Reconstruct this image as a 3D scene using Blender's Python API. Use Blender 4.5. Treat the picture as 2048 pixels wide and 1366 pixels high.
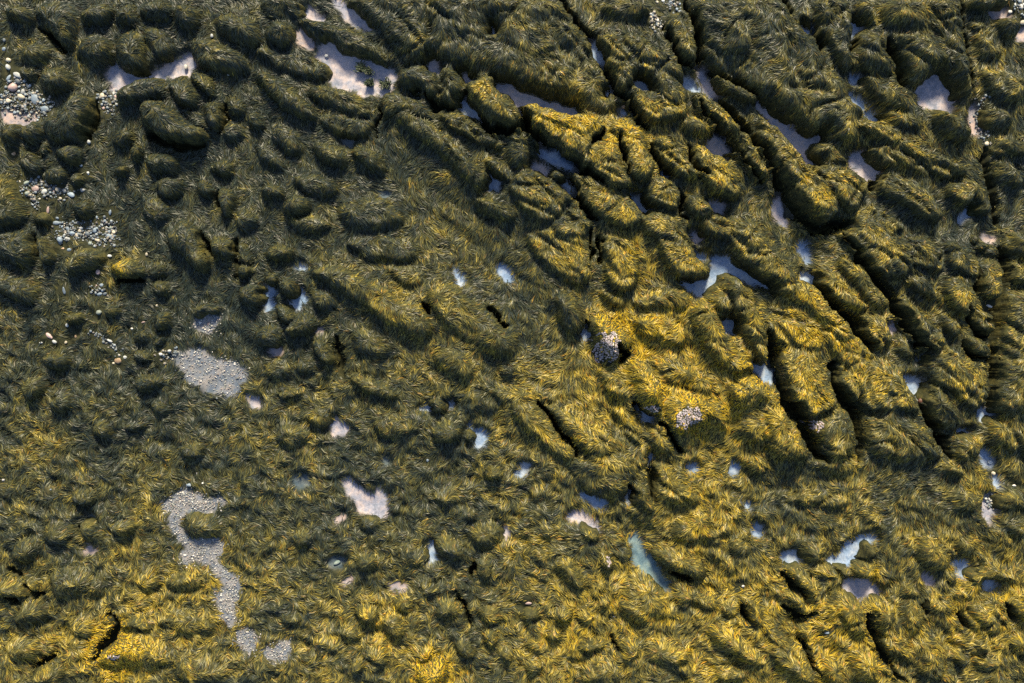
import bpy, math, random
import numpy as np

for o in list(bpy.data.objects):
    bpy.data.objects.remove(o)
scene = bpy.context.scene
COL = scene.collection

# ---------------------------------------------------------------- camera, sky, sun, exposure
CAM_H = 18.0                       # a drone hovering 18 m up, looking straight down
cam_d = bpy.data.cameras.new('camera')
cam_d.sensor_width = 36.0
cam_d.lens = 36.0 * CAM_H / 20.48
cam_d.clip_end = 500.0
cam = bpy.data.objects.new('camera', cam_d)
cam.location = (0, 0, CAM_H)
COL.objects.link(cam)
scene.camera = cam

SUN_EL, SUN_AZ = math.radians(36), math.radians(4)      # low golden sun from the top edge of the view (north), a touch to the east
world = bpy.data.worlds.new('World')
scene.world = world
world.use_nodes = True
wn = world.node_tree.nodes
sky = wn.new('ShaderNodeTexSky')
sky.sky_type = 'NISHITA'
sky.sun_disc = False
sky.sun_elevation = SUN_EL
sky.sun_rotation = SUN_AZ
sky.air_density = 1.0
sky.dust_density = 1.5
world.node_tree.links.new(sky.outputs[0], wn['Background'].inputs[0])
wn['Background'].inputs[1].default_value = 0.1
sun_d = bpy.data.lights.new('sun', 'SUN')
sun_d.energy = 5.0
sun_d.angle = math.radians(11.0)
sun_d.color = (1.0, 0.85, 0.58)
sun = bpy.data.objects.new('sun', sun_d)
sun.rotation_euler = (-(math.pi / 2 - SUN_EL), 0, -SUN_AZ)
COL.objects.link(sun)
scene.view_settings.view_transform = 'Standard'
scene.view_settings.look = 'None'
scene.view_settings.exposure = 1.2
scene.view_settings.gamma = 1.0
scene.cycles.use_denoising = False
scene.cycles.max_bounces = 6
scene.cycles.transparent_max_bounces = 6

# ---------------------------------------------------------------- survey of the shore
# Outlines were surveyed sheet by sheet (12 sheets, 4 across x 3 down); 1 sheet unit = 1/299.6 m
SHEET = {c: (512 * (i % 4), (0, 456, 910)[i // 4]) for i, c in enumerate('ABCDEFGHIJKL')}
# rocks: [height in m][s = short stubble on top]|outline
ROCKS = {
'A': '''
.5|300,690 380,620 455,570 520,575 550,620 545,700 515,780 465,835 390,850 310,845 265,800 255,735
.4|140,760 180,725 235,740 250,790 225,845 170,850 135,815
.38|20,765 70,735 115,770 115,830 70,865 20,850 10,810
.3|110,930 165,895 225,930 255,985 240,1035 185,1040 120,1000
.38|355,900 400,865 460,875 490,920 465,975 410,990 360,960
.42|700,545 760,505 850,480 940,465 990,500 1005,580 960,605 860,600 790,625 720,620 695,580
.48|1010,480 1060,455 1120,470 1160,520 1190,590 1170,650 1110,655 1050,620 1020,560
.62|840,640 870,605 950,605 1010,640 1080,690 1120,740 1220,790 1235,830 1180,855 1090,850 1000,835 910,790 850,720
.4|1215,610 1290,600 1330,630 1340,720 1305,775 1250,770 1200,700
.3|1100,665 1170,660 1205,710 1250,780 1215,785 1130,735
.35|1140,435 1190,425 1255,460 1290,520 1290,575 1240,580 1180,530 1145,480
.38|1150,270 1190,235 1260,240 1350,280 1430,320 1480,380 1470,430 1380,440 1290,420 1200,400 1155,340
|1290,120 1350,85 1440,100 1530,130 1560,200 1540,280 1450,270 1370,230 1300,190
|115,300 165,255 240,260 300,290 310,340 260,380 190,400 130,370
.35|190,60 240,20 380,10 470,40 480,120 460,220 430,300 380,290 320,220 240,140
|30,50 110,20 180,60 190,120 170,150 90,130 35,100
|490,90 540,50 620,30 680,60 665,105 600,150 520,140
|695,75 740,25 820,30 830,90 810,150 740,160 690,140
|720,210 800,175 845,210 855,290 840,370 860,430 800,440 740,400 700,330
|855,165 930,155 990,180 1040,250 1060,310 990,350 910,330 868,260
|460,270 520,200 590,200 660,250 690,310 640,370 560,380 470,350 445,310
|245,450 300,400 380,410 420,470 410,530 350,550 270,540 240,500
|840,20 920,-10 1020,0 1035,80 1010,130 920,140 850,110
|1050,40 1110,20 1170,50 1190,110 1150,170 1090,160 1045,110
.36|865,950 920,905 1000,905 1060,945 1075,1000 1050,1040 970,1040 890,1020
.32|920,1090 980,1060 1060,1070 1100,1110 1075,1170 1010,1200 950,1170
|830,1180 900,1160 980,1200 1040,1260 1020,1310 950,1340 880,1300
.32|1300,1150 1335,1115 1380,1140 1410,1200 1395,1270 1360,1310 1320,1280 1300,1210
|1170,1090 1220,1085 1270,1120 1290,1165 1240,1190 1190,1160
|250,1040 310,1005 390,1020 415,1060 380,1100 290,1095
|425,1060 460,1035 495,1060 490,1100 445,1110
.3|430,1230 470,1195 530,1200 555,1250 530,1300 460,1305
.55|-40,1050 40,1060 80,1120 110,1190 135,1260 130,1320 60,1370 -40,1380
|1260,1000 1310,950 1380,960 1400,1010 1350,1060 1280,1050
|1320,780 1380,730 1450,740 1470,800 1430,850 1350,850
|1350,600 1400,570 1460,610 1470,670 1420,700 1360,670
|670,840 730,770 800,800 790,860 720,880
|765,920 800,880 860,890 860,950 810,980
|1470,690 1520,660 1570,690 1570,760 1500,760
|1400,1290 1440,1250 1530,1270 1560,1330 1500,1390 1420,1360
|690,1010 730,980 770,1010 750,1050 700,1050
|235,860 275,830 305,870 295,920 250,930
|200,1300 250,1270 300,1300 290,1350 230,1360
|115,400 160,380 230,410 235,460 190,480 130,450''',
'B': '''
.4|70,185 110,130 165,120 200,165 200,240 170,275 110,260 70,230
.42|520,-30 620,50 690,120 760,200 880,330 900,370 1010,360 1060,300 1180,390 1280,430 1400,430 1530,500 1700,560 1870,660 2130,690 2150,600 2100,450 2010,330 1890,150 1800,-30
.45|850,440 900,400 1000,390 1060,430 1100,520 1100,590 1010,560 930,530 860,505
.45|1110,420 1150,400 1210,440 1235,520 1225,610 1150,630 1115,570 1095,480
.6s|1255,540 1290,490 1360,475 1420,480 1480,520 1560,610 1615,700 1600,785 1534,760 1440,720 1350,690 1290,620
|-10,300 60,280 180,320 330,345 430,390 440,440 380,480 300,480 150,430 30,360
|-20,420 80,430 180,510 290,600 370,690 330,720 200,680 120,620 60,540
|290,530 400,505 520,545 640,590 690,640 690,700 600,710 480,650 360,610
|60,760 130,730 230,780 290,870 280,930 200,930 120,870
|330,870 400,840 500,880 550,950 530,1010 450,1000 370,950
|570,890 640,870 730,920 780,1000 750,1040 660,1010 600,960
.3|10,1140 50,1100 120,1100 175,1140 180,1190 120,1200 50,1190
.42|165,1240 200,1190 270,1170 320,1200 335,1240 300,1280 240,1290 190,1270
|200,1320 280,1300 400,1300 440,1350 400,1400 250,1400
.38|830,690 900,670 1010,720 1100,790 1180,860 1250,940 1320,990 1390,1050 1385,1105 1320,1130 1240,1080 1130,940 1000,830 880,770
.35|1080,700 1150,660 1240,690 1330,740 1400,770 1500,830 1500,900 1400,900 1300,860 1190,800
|1360,950 1440,950 1520,1010 1535,1080 1510,1100 1440,1050
.36|1290,1200 1350,1170 1440,1190 1540,1250 1560,1340 1460,1330 1360,1290
.25|480,1230 600,1190 760,1185 860,1250 900,1330 800,1400 620,1400 500,1320
.25|250,130 330,120 450,150 640,200 760,300 800,390 700,340 560,320 490,270 400,230 300,200
.2|0,0 200,-20 290,40 260,120 215,110 170,100 60,110
|740,560 860,560 960,600 1060,660 1080,740 960,700 830,680 760,720
.22|380,690 480,680 600,720 690,710 690,800 600,830 500,800 400,770
|200,1060 330,1030 470,1080 490,1150 400,1180 260,1150
|0,870 80,880 170,960 180,1020 100,1010 20,960''',
'C': '''
.75s|65,660 100,620 180,630 300,662 420,692 510,722 548,775 490,840 450,920 470,1010 400,1000 280,930 180,870 110,800 85,720
.68s|470,870 520,812 580,800 640,830 650,900 640,970 690,1060 700,1130 620,1120 520,1060 458,1000 460,920
.68s|560,770 620,740 700,750 770,790 805,860 810,930 840,1000 830,1060 760,1080 695,1040 668,940 660,860 600,798
.58s|850,840 890,815 960,850 1020,920 1080,990 1120,1060 1080,1080 1000,1060 930,990 870,930 830,890
.6s|1075,900 1110,880 1200,920 1280,970 1330,1060 1365,1150 1340,1185 1260,1170 1180,1120 1120,1040 1080,970
.5s|700,540 740,530 850,570 920,620 1000,650 1040,620 1050,680 980,710 860,740 770,700 725,640
.48s|525,220 580,210 660,270 710,350 740,420 730,490 680,530 645,530 600,430 560,330
.4s|640,180 720,220 800,270 900,320 990,370 1015,430 1000,480 930,450 820,390 730,340 680,270
.42s|745,375 830,395 940,455 1010,520 1050,590 1030,630 960,640 870,560 835,500 780,460
.35|400,265 440,240 485,265 500,320 470,345 420,320
.42|1000,720 1050,695 1130,710 1180,760 1190,810 1140,835 1070,810 1010,770
.55s|1090,580 1130,570 1200,620 1290,710 1380,810 1450,910 1510,1000 1530,1050 1480,1060 1390,970 1300,870 1220,780 1140,680
.52|1045,40 1130,0 1600,-30 1700,130 1830,250 1870,350 1990,510 2070,640 2100,790 2030,890 1880,820 1700,720 1510,600 1370,495 1210,400 1140,330 1110,200
.4s|920,170 960,100 1040,60 1080,180 1095,280 1085,365 1040,360 980,300 950,230
.52s|370,1030 430,1030 560,1120 700,1180 760,1260 770,1330 700,1370 560,1330 450,1240 390,1140
.48s|10,1060 80,1025 180,1060 280,1130 350,1180 320,1240 240,1330 150,1320 40,1230 0,1150
.3|215,1050 270,1010 330,1050 320,1090 250,1095
.52s|810,1110 860,1065 940,1080 995,1150 995,1220 970,1270 880,1230 810,1180
.46s|1015,1190 1060,1170 1160,1220 1200,1280 1140,1310 1070,1280
.48s|780,1290 850,1270 950,1310 1000,1370 980,1430 850,1420 780,1370
.38|-40,800 30,780 90,830 110,920 80,1000 10,1020 -50,960
.42s|240,1340 310,1260 430,1280 490,1350 430,1420 270,1420
.25|520,70 600,20 740,10 820,60 790,110 700,130 600,110
.42s|1120,1325 1200,1290 1300,1320 1420,1350 1440,1420 1200,1420
.35|1200,450 1260,430 1400,500 1470,580 1440,640 1330,590 1240,550''',
'D': '''
.62s|-50,695 30,745 120,865 200,955 240,1010 330,1110 415,1210 410,1290 330,1320 200,1220 100,1100 0,980 -80,860
.55s|255,1000 350,985 460,1010 560,1060 600,1110 560,1190 500,1280 430,1220 345,1110
.35|225,890 290,850 370,840 440,890 490,960 450,990 360,990 270,960
.48|990,700 1020,660 1100,670 1160,720 1210,790 1200,850 1120,855 1060,810 1010,760
.35|1265,680 1310,640 1400,640 1470,690 1470,750 1400,790 1310,770
.42|290,20 330,-10 440,0 495,60 495,200 495,330 495,430 440,440 375,340 310,220 295,120
.4|535,210 620,190 685,210 720,300 755,420 720,440 620,430 540,390 518,300
.42|740,200 850,190 980,230 1080,330 1100,430 990,440 900,510 840,500 795,400 765,280
.35|505,0 640,-10 655,100 640,180 560,130 515,60
.42|670,0 900,-10 1145,-10 1160,100 1185,250 1205,400 1200,560 1150,575 1110,500 1100,380 1050,260 950,180 800,170 680,160
.48s|510,740 560,710 660,750 740,790 850,870 990,940 1120,990 1180,1040 1100,1060 1000,1040 880,950 740,860 600,800
.3|590,880 700,860 830,920 960,1010 1040,1090 960,1080 840,1040 700,1010 620,960
.52s|640,1080 720,1050 790,1090 900,1120 980,1200 1020,1290 1000,1330 900,1290 780,1200 680,1150
.42s|1060,1110 1170,1090 1240,1090 1240,1170 1180,1220 1090,1200
.5|-20,445 90,425 200,465 330,505 480,560 530,640 560,700 520,760 400,680 250,650 100,580 -20,520
.3|560,430 650,470 760,540 840,620 830,680 700,640 600,570
.42s|535,1260 600,1230 720,1300 820,1366 700,1420 540,1400 510,1330
.3|1230,400 1350,410 1534,430 1590,560 1480,640 1330,620 1270,570 1220,480
.3|1205,210 1270,180 1350,270 1420,330 1380,380 1250,370 1220,300
|1360,130 1430,115 1480,130 1500,180 1480,250 1380,210
|1185,120 1250,110 1300,160 1270,210 1205,200
.3|1345,960 1400,900 1500,960 1590,1060 1500,1140 1395,1100 1355,1030
|1180,10 1300,-10 1430,10 1400,60 1290,70 1190,60
|1330,880 1400,840 1534,850 1590,930 1440,930 1345,945
.28|620,700 750,650 880,690 930,780 860,830 760,800 680,740
|140,90 190,60 260,100 265,160 220,175 165,150
.35|1250,1110 1310,1130 1335,1240 1300,1290 1240,1250 1220,1180''',
'E': '''
.38|390,230 440,160 520,125 600,150 620,190 560,230 480,265 400,275
.4|665,240 700,200 780,190 850,230 855,280 790,300 700,290
.52|1000,60 1035,-20 1080,-60 1130,-40 1160,0 1185,50 1215,110 1250,170 1230,240 1180,260 1140,220 1080,140 1010,110
.38|1245,80 1290,50 1370,60 1400,100 1395,170 1340,185 1270,160
.45|-40,0 90,10 160,40 200,120 185,200 130,230 40,200 -40,150
.32|222,80 260,60 310,130 325,200 290,220 250,170
|-40,300 60,270 150,300 220,360 220,440 150,470 60,420 -40,370
.35|1420,370 1470,340 1540,340 1570,380 1560,470 1480,470 1430,430
|870,240 920,210 990,230 980,290 900,300
|795,650 820,615 880,620 900,660 860,690 810,680
|920,680 950,640 995,660 985,700 930,710
.25|800,770 830,735 890,740 915,780 890,810 820,800
.35|120,970 160,905 230,895 275,920 270,980 200,1030 140,1020
|290,1060 330,990 400,980 450,1040 420,1100 340,1110
|560,1170 600,1145 660,1190 660,1250 600,1260 560,1220
|750,1180 810,1160 880,1180 840,1220 770,1215
|390,530 440,500 495,530 480,580 410,580
|1080,1320 1150,1290 1210,1320 1210,1380 1110,1390
|1422,110 1480,90 1510,160 1500,220 1440,200
|1422,240 1460,210 1510,240 1500,300 1440,310
|910,340 960,315 1010,345 1010,395 940,400
|610,490 650,450 710,480 720,530 650,540
|800,920 860,870 960,880 990,940 920,980 830,980
|920,540 960,490 1020,520 1020,590 960,620 925,590
|1160,490 1230,450 1300,470 1310,505 1230,540 1170,540
|260,780 330,740 400,790 390,840 310,850 260,820
|900,1060 960,1030 1020,1060 1000,1120 930,1120''',
'F': '''
.35|135,350 165,305 220,310 245,360 215,405 160,400
.3|50,290 100,265 130,300 120,340 70,340
.32|110,450 170,450 205,500 240,520 250,560 180,580 130,540
.38|180,610 210,575 290,510 340,540 345,590 300,630 230,650 190,640
.38|0,640 30,590 100,585 145,630 140,690 70,705 10,690
.36|330,680 390,670 430,720 475,770 465,815 420,810 360,750
.42|340,270 400,230 520,250 640,300 740,350 850,430 990,460 1030,530 1060,620 1030,660 930,650 820,590 720,520 620,440 500,370 400,310
.42|1015,400 1060,360 1170,340 1300,430 1420,520 1510,600 1560,680 1570,750 1480,780 1380,740 1240,660 1110,570 1035,480
.35|1050,760 1180,700 1290,730 1340,810 1330,900 1250,940 1150,880 1080,820
.24|560,620 680,600 800,700 800,780 700,790 600,760 570,690
.28|540,890 640,880 760,930 850,1000 800,1040 700,990 590,950
.38|1050,1220 1090,1180 1160,1165 1220,1190 1225,1240 1190,1280 1120,1290 1065,1260
|1240,1230 1280,1212 1315,1240 1300,1280 1250,1280
|1035,1040 1080,1000 1130,1050 1130,1110 1080,1120
|1220,1010 1300,970 1390,990 1390,1070 1310,1110 1230,1080
|1410,930 1490,920 1560,970 1550,1060 1460,1070 1420,1010
.24|700,1140 860,1090 1010,1110 1010,1200 900,1270 780,1280 710,1220
|120,1230 170,1170 270,1190 340,1240 280,1290 230,1340 150,1290
|310,1120 360,1080 430,1100 440,1160 380,1200 320,1170
|40,830 120,780 200,820 210,890 130,910 60,890
|220,820 290,770 360,810 360,870 290,880
|130,990 200,960 290,990 250,1020 160,1020
.22|760,240 860,200 1000,240 1040,330 950,370 830,330
.22|520,90 650,40 850,60 990,120 960,200 780,200 620,160
|60,130 140,90 220,130 210,190 130,210 70,180
|1435,800 1500,785 1570,820 1560,880 1460,890
|320,390 430,370 500,430 470,490 350,500''',
'G': '''
.7|455,590 480,530 560,520 650,580 700,640 730,690 660,735 645,800 600,805 540,740 490,660
.65|690,830 750,780 830,840 890,910 910,980 915,1050 890,1115 810,1115 755,1050 730,960
.62|900,1080 960,1000 1050,980 1180,1010 1280,1080 1290,1150 1290,1210 1180,1190 1100,1200 1020,1260 940,1210 890,1150
.6|1060,500 1110,440 1180,440 1230,540 1310,660 1390,780 1450,850 1390,870 1310,890 1230,830 1150,700 1090,600
.62|1275,980 1310,905 1400,880 1470,885 1530,950 1535,1040 1480,1075 1330,1090 1278,1050
.4|1180,370 1230,350 1280,400 1295,480 1280,530 1230,530 1190,460 1165,400
.48|1250,310 1300,270 1370,310 1430,400 1470,500 1500,600 1534,700 1534,790 1470,800 1400,720 1365,590 1320,510 1300,420 1260,370
.5s|860,30 930,-10 1010,10 1060,80 1090,170 1130,220 1180,260 1160,310 1080,310 1000,280 930,220 880,130
.48s|535,70 600,50 700,90 745,130 740,230 730,330 690,380 620,370 580,300 545,200
.4|260,420 310,375 380,420 430,500 435,590 390,640 320,600 270,530
.4|500,850 600,840 680,900 730,1040 650,1040 560,980
.38|-20,970 90,970 150,1050 230,1165 310,1265 390,1380 300,1400 180,1300 60,1180 -20,1080
.38|185,1050 260,1060 380,1150 520,1200 600,1270 640,1366 430,1366 345,1245 255,1140
.3|600,1080 680,1080 780,1180 805,1260 760,1310 680,1250 610,1150
.4|700,560 820,520 960,560 1060,650 1000,720 880,680 750,640
.3|700,430 850,380 1000,350 1080,420 1040,510 900,500 760,490
.4|790,780 900,800 1040,830 1220,920 1260,1000 1180,1005 1040,970 940,940 890,880
.38s|60,60 200,0 400,20 462,130 470,250 440,340 300,290 180,210
|500,370 600,390 700,420 680,480 580,470
.42|1300,1200 1400,1120 1540,1130 1590,1230 1500,1300 1380,1270
.3|770,1190 830,1180 920,1230 980,1310 940,1370 840,1340 790,1260
.3|1315,650 1380,665 1430,760 1400,800 1345,730''',
'H': '''
.58s|-200,0 -100,-40 20,60 90,180 150,290 160,380 100,390 0,335 -80,260 -170,170 -220,80
.4|285,270 330,245 440,325 540,420 600,465 560,510 490,490 400,470 345,390
.42|405,190 470,180 560,260 640,350 720,440 690,480 625,470 540,380 455,280
.52s|450,30 560,-10 680,20 800,90 850,180 830,270 740,300 655,275 570,190 495,110
.46s|805,60 900,50 1000,100 1035,190 1025,260 940,260 860,190 830,120
.48s|1040,110 1100,90 1180,130 1250,200 1235,300 1160,290 1070,220
.45s|1040,330 1110,290 1200,320 1220,400 1210,500 1185,535 1110,470 1050,400
.36|775,305 850,290 960,320 1040,420 1030,480 930,420 840,370
.55s|755,460 800,430 880,480 960,560 1040,640 1030,720 950,730 890,660 820,560
.5s|525,560 560,510 650,540 700,580 730,650 700,710 645,705 590,640
.32|745,680 800,645 865,685 870,780 790,770 740,730
.5s|170,325 260,350 335,430 420,505 475,590 480,660 400,660 300,560 180,440 100,395
.5s|340,570 480,610 560,690 640,770 740,860 815,920 870,1040 890,1100 790,1080 680,1080 565,1080 535,960 460,830 395,760 325,650
.48|560,1105 630,1085 740,1100 860,1130 940,1210 1020,1320 1060,1380 900,1400 700,1400 590,1330 560,1230
.58s|55,765 130,720 250,750 310,840 360,915 415,1000 360,1080 265,1125 185,1110 125,1010 85,900
.55|265,1150 330,1100 440,1065 485,1120 525,1200 535,1310 480,1390 385,1390 310,1330 260,1230
.5s|400,860 450,815 500,860 530,940 530,1030 490,1055 435,1000 408,930
.5|-40,930 20,960 80,1060 125,1130 180,1210 225,1330 240,1390 100,1400 -40,1300
.4|930,965 1010,920 1060,960 1080,1030 1130,1090 1140,1160 1090,1210 1010,1190 975,1110 935,1040
.38s|960,790 1080,730 1200,770 1295,810 1300,920 1290,1050 1180,1060 1080,960 960,900
.5|1395,450 1450,365 1590,380 1660,700 1650,1100 1450,1120 1345,1080 1355,880 1380,640
.46s|1265,220 1330,190 1395,210 1390,300 1365,420 1290,420 1245,370 1270,300
.42s|1225,560 1260,500 1340,510 1345,600 1315,645 1240,600
.4|1165,650 1220,635 1315,695 1322,770 1250,780 1185,730
.4|1415,225 1470,215 1590,280 1600,360 1480,330 1420,290
.35|1425,60 1470,20 1590,60 1590,210 1480,190 1425,140
|1100,1290 1180,1250 1255,1275 1270,1366 1190,1400 1110,1366
.4|1325,1180 1380,1155 1480,1210 1600,1280 1600,1380 1450,1330 1340,1300
|1200,20 1280,80 1380,110 1385,175 1310,185 1210,130
.35|1000,500 1100,500 1160,600 1140,680 1060,690 1030,620
.4s|0,500 100,450 210,520 300,620 320,710 250,740 120,700 10,640''',
'I': '''
.34|560,1240 600,1190 660,1120 720,1065 830,1075 950,1120 1040,1190 1010,1270 860,1270 720,1270 600,1275
.35|190,1300 270,1260 360,1270 390,1330 330,1390 200,1390
.38|80,1000 120,920 200,870 260,890 270,960 220,1010 130,1020
.35|275,740 340,680 450,670 540,720 540,800 430,870 320,850
|820,730 860,690 920,700 960,770 900,820 830,790
|970,760 1040,710 1160,700 1200,780 1120,830 1020,820
.3|475,440 510,405 575,430 580,490 520,515 480,490
|420,230 470,200 560,220 560,290 500,310 430,280
.28|1095,400 1130,350 1230,350 1300,390 1330,460 1270,505 1160,495 1105,460
|920,990 980,930 1100,930 1220,980 1300,1040 1200,1080 1060,1050 950,1020
|710,1010 780,960 860,970 930,1040 880,1060 760,1040
|50,590 120,520 220,510 240,580 180,640 90,650
|240,460 300,400 390,400 440,460 400,540 300,540
|510,800 560,750 620,780 620,840 560,860
.35|-40,780 60,750 140,790 180,850 100,855 -40,855
|150,760 190,730 240,770 240,815 200,825
|410,1000 500,960 560,1010 540,1080 450,1090
|1040,1200 1150,1190 1280,1230 1380,1300 1300,1370 1130,1366 1020,1300
|20,1130 110,1080 220,1120 240,1190 150,1240 50,1220
|640,440 700,390 810,400 820,460 730,500''',
'J': '''
.32|590,930 640,890 720,920 740,1000 680,1020 610,990
.3|750,980 810,950 890,1000 900,1080 830,1090 760,1050
|820,880 880,840 940,870 940,930 880,950 830,930
|1070,520 1140,480 1250,540 1270,620 1180,650 1095,590
.33|1250,460 1330,410 1440,400 1480,460 1460,540 1350,570 1270,520
|1060,250 1130,180 1220,210 1230,290 1150,320 1080,300
|1210,360 1260,310 1330,350 1330,410 1250,420
.3|1310,660 1360,620 1420,650 1420,720 1370,760 1320,720
|970,770 1020,740 1090,790 1080,840 1010,840
.3|1070,920 1130,860 1210,890 1220,960 1150,990 1090,970
.3|1330,930 1390,890 1480,930 1480,990 1410,1010 1340,980
.3|1350,1060 1400,1030 1460,1080 1450,1140 1390,1150
|970,1180 1010,1130 1060,1170 1060,1230 1000,1240
.28|1190,1130 1240,1090 1300,1140 1310,1210 1250,1220 1200,1190
.4|950,1290 1020,1270 1100,1240 1140,1290 1120,1390 1000,1390
|820,560 900,510 1000,560 1030,640 960,690 850,650
|610,400 670,375 740,400 720,460 640,470
|220,500 280,460 350,500 330,560 250,560
|590,640 650,590 720,620 730,680 660,710 600,690
|490,1050 550,1020 620,1050 610,1110 530,1110
|340,1120 400,1090 480,1110 500,1170 420,1180
|560,1250 610,1210 650,1250 640,1300 580,1310
|660,1160 730,1140 800,1190 780,1250 690,1240
|1420,1180 1480,1120 1550,1150 1550,1240 1470,1250
.32|1370,100 1420,70 1480,100 1470,150 1390,150
|140,960 210,940 280,980 250,1020 170,1020''',
'K': '''
.42|330,20 480,-30 650,-40 800,20 825,60 730,130 700,230 620,270 500,240 420,160 350,100
.4|728,190 770,160 815,190 822,270 850,330 800,360 755,310 735,250
.45|845,80 880,50 960,90 1060,170 1150,240 1150,300 1060,310 960,300 870,310 850,220
.35|910,440 970,380 1070,340 1180,330 1220,390 1190,450 1300,420 1310,470 1200,520 1090,550 1000,540 930,500
|1290,520 1350,460 1430,440 1440,550 1380,630 1310,610
.48|860,580 920,555 1020,580 1110,640 1165,700 1150,740 1070,735 960,700 890,640
.4|640,870 700,790 800,750 880,790 940,880 920,960 850,1000 760,1040 690,990 640,930
.36|250,640 290,600 360,640 430,700 450,790 400,810 330,760 280,700
.33|245,950 290,895 350,910 385,970 350,1020 280,1020
|395,950 440,920 495,940 490,1000 430,1010
.33|390,1150 430,1110 530,1110 570,1140 520,1170 420,1175
.36|650,1170 690,1090 760,1120 770,1200 700,1250 655,1220
.36|785,1160 860,1110 960,1100 1080,1170 1080,1240 960,1300 840,1260
.38|420,1290 480,1220 580,1200 670,1270 660,1366 560,1400 450,1380
.42|1150,1060 1230,990 1310,1040 1390,1110 1480,1180 1534,1250 1480,1270 1340,1210 1220,1160
.35|1200,1240 1320,1240 1420,1300 1410,1366 1280,1370 1210,1320
.33|1405,880 1450,870 1500,930 1500,1010 1450,1035 1415,990
|1080,990 1110,950 1150,980 1130,1040 1090,1040
|610,590 650,540 705,560 720,620 660,650
|150,440 200,400 260,430 240,500 170,500
|400,460 450,425 510,470 510,520 440,520
|470,820 500,800 540,820 530,860 480,860
|510,880 560,840 610,870 590,920 530,920
|190,1060 250,1030 310,1070 280,1120 210,1110
|80,1140 130,1100 190,1130 180,1190 110,1190
|70,1250 130,1200 190,1240 190,1300 100,1310
|50,950 110,910 170,950 150,1000 80,1000
|1320,330 1380,330 1395,380 1350,410 1310,380
|1240,900 1300,860 1370,890 1360,970 1280,980
|130,580 180,550 220,600 200,660 140,640
|1100,870 1180,830 1240,870 1220,930 1130,930
|1040,1340 1120,1310 1210,1340 1210,1400 1050,1400
|1380,20 1500,0 1560,60 1540,130 1430,120
|950,850 1010,800 1090,820 1080,900 990,940
.34|530,640 555,605 595,625 607,680 570,702 535,680''',
'L': '''
.4|215,570 240,510 310,500 370,540 350,600 290,655 230,645
.32|285,690 340,660 400,690 430,740 380,770 300,740
.3|410,680 430,645 478,655 483,700 450,730
.4|540,690 560,645 620,638 660,680 650,730 600,752 553,735
.33|545,560 570,515 630,540 650,590 600,620 552,610
.42|880,560 920,500 980,490 1060,540 1090,600 1080,670 1020,700 950,660 890,640
|790,590 820,530 872,530 882,600 840,620
.35|1060,230 1160,170 1240,220 1270,300 1220,360 1120,350 1070,290
.38|115,690 160,660 240,720 320,780 340,840 280,870 225,850 165,770
.38|370,860 450,825 530,870 590,960 605,1040 560,1100 480,1060 410,1000 360,930
|615,880 680,860 775,900 770,1000 700,1080 640,1020 615,950
.33|790,890 880,860 938,910 938,1010 900,1080 820,1070 785,990
.3|630,1100 690,1090 800,1120 880,1200 860,1260 760,1240 680,1180
.4|480,1250 540,1160 600,1200 680,1260 690,1340 580,1366 500,1330
.4|1190,920 1260,860 1400,860 1440,930 1440,1030 1360,1100 1250,1060 1190,990
.42|1445,880 1490,830 1590,830 1600,1000 1510,985 1460,940
.32|1220,1140 1260,1090 1330,1110 1340,1170 1270,1195 1225,1180
.3|1230,1230 1300,1200 1380,1205 1380,1260 1300,1290
.35|1410,1110 1480,1070 1590,1090 1590,1200 1470,1200
|1110,1200 1170,1170 1222,1210 1210,1260 1140,1270
|1210,720 1290,660 1400,680 1510,740 1420,760 1370,745 1310,745 1230,780
|1070,720 1110,700 1140,740 1130,800 1080,780
|970,900 1040,850 1130,880 1140,960 1060,990 980,950
|170,1030 220,1000 270,1040 250,1110 190,1100
|290,1000 340,980 380,1020 370,1060 310,1060
.3|105,830 150,800 230,880 270,940 210,965 145,910
|370,1080 430,1065 480,1110 460,1170 390,1150
|740,800 820,770 910,800 925,860 840,870 760,840
|675,710 700,690 740,720 720,780 670,780
.4|-40,1010 60,1040 150,1130 220,1230 300,1340 200,1390 60,1300 -40,1180
.33|890,1210 950,1150 1050,1220 1090,1320 1000,1380 910,1320
.3|1375,270 1430,220 1530,240 1590,330 1450,340 1385,320
.3|1420,410 1500,370 1590,400 1590,500 1480,510 1420,460
.28|1100,520 1180,480 1260,530 1250,610 1160,630
|1330,1310 1400,1280 1470,1310 1470,1400 1350,1400
.24|180,20 330,-20 550,10 600,80 450,130 260,110
.22|100,220 300,180 500,250 480,330 260,340 110,290
|1020,80 1090,50 1170,80 1150,140 1060,140
|310,1260 370,1220 460,1270 460,1390 340,1390
|740,1285 800,1265 870,1300 890,1400 790,1400''',
}
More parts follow.
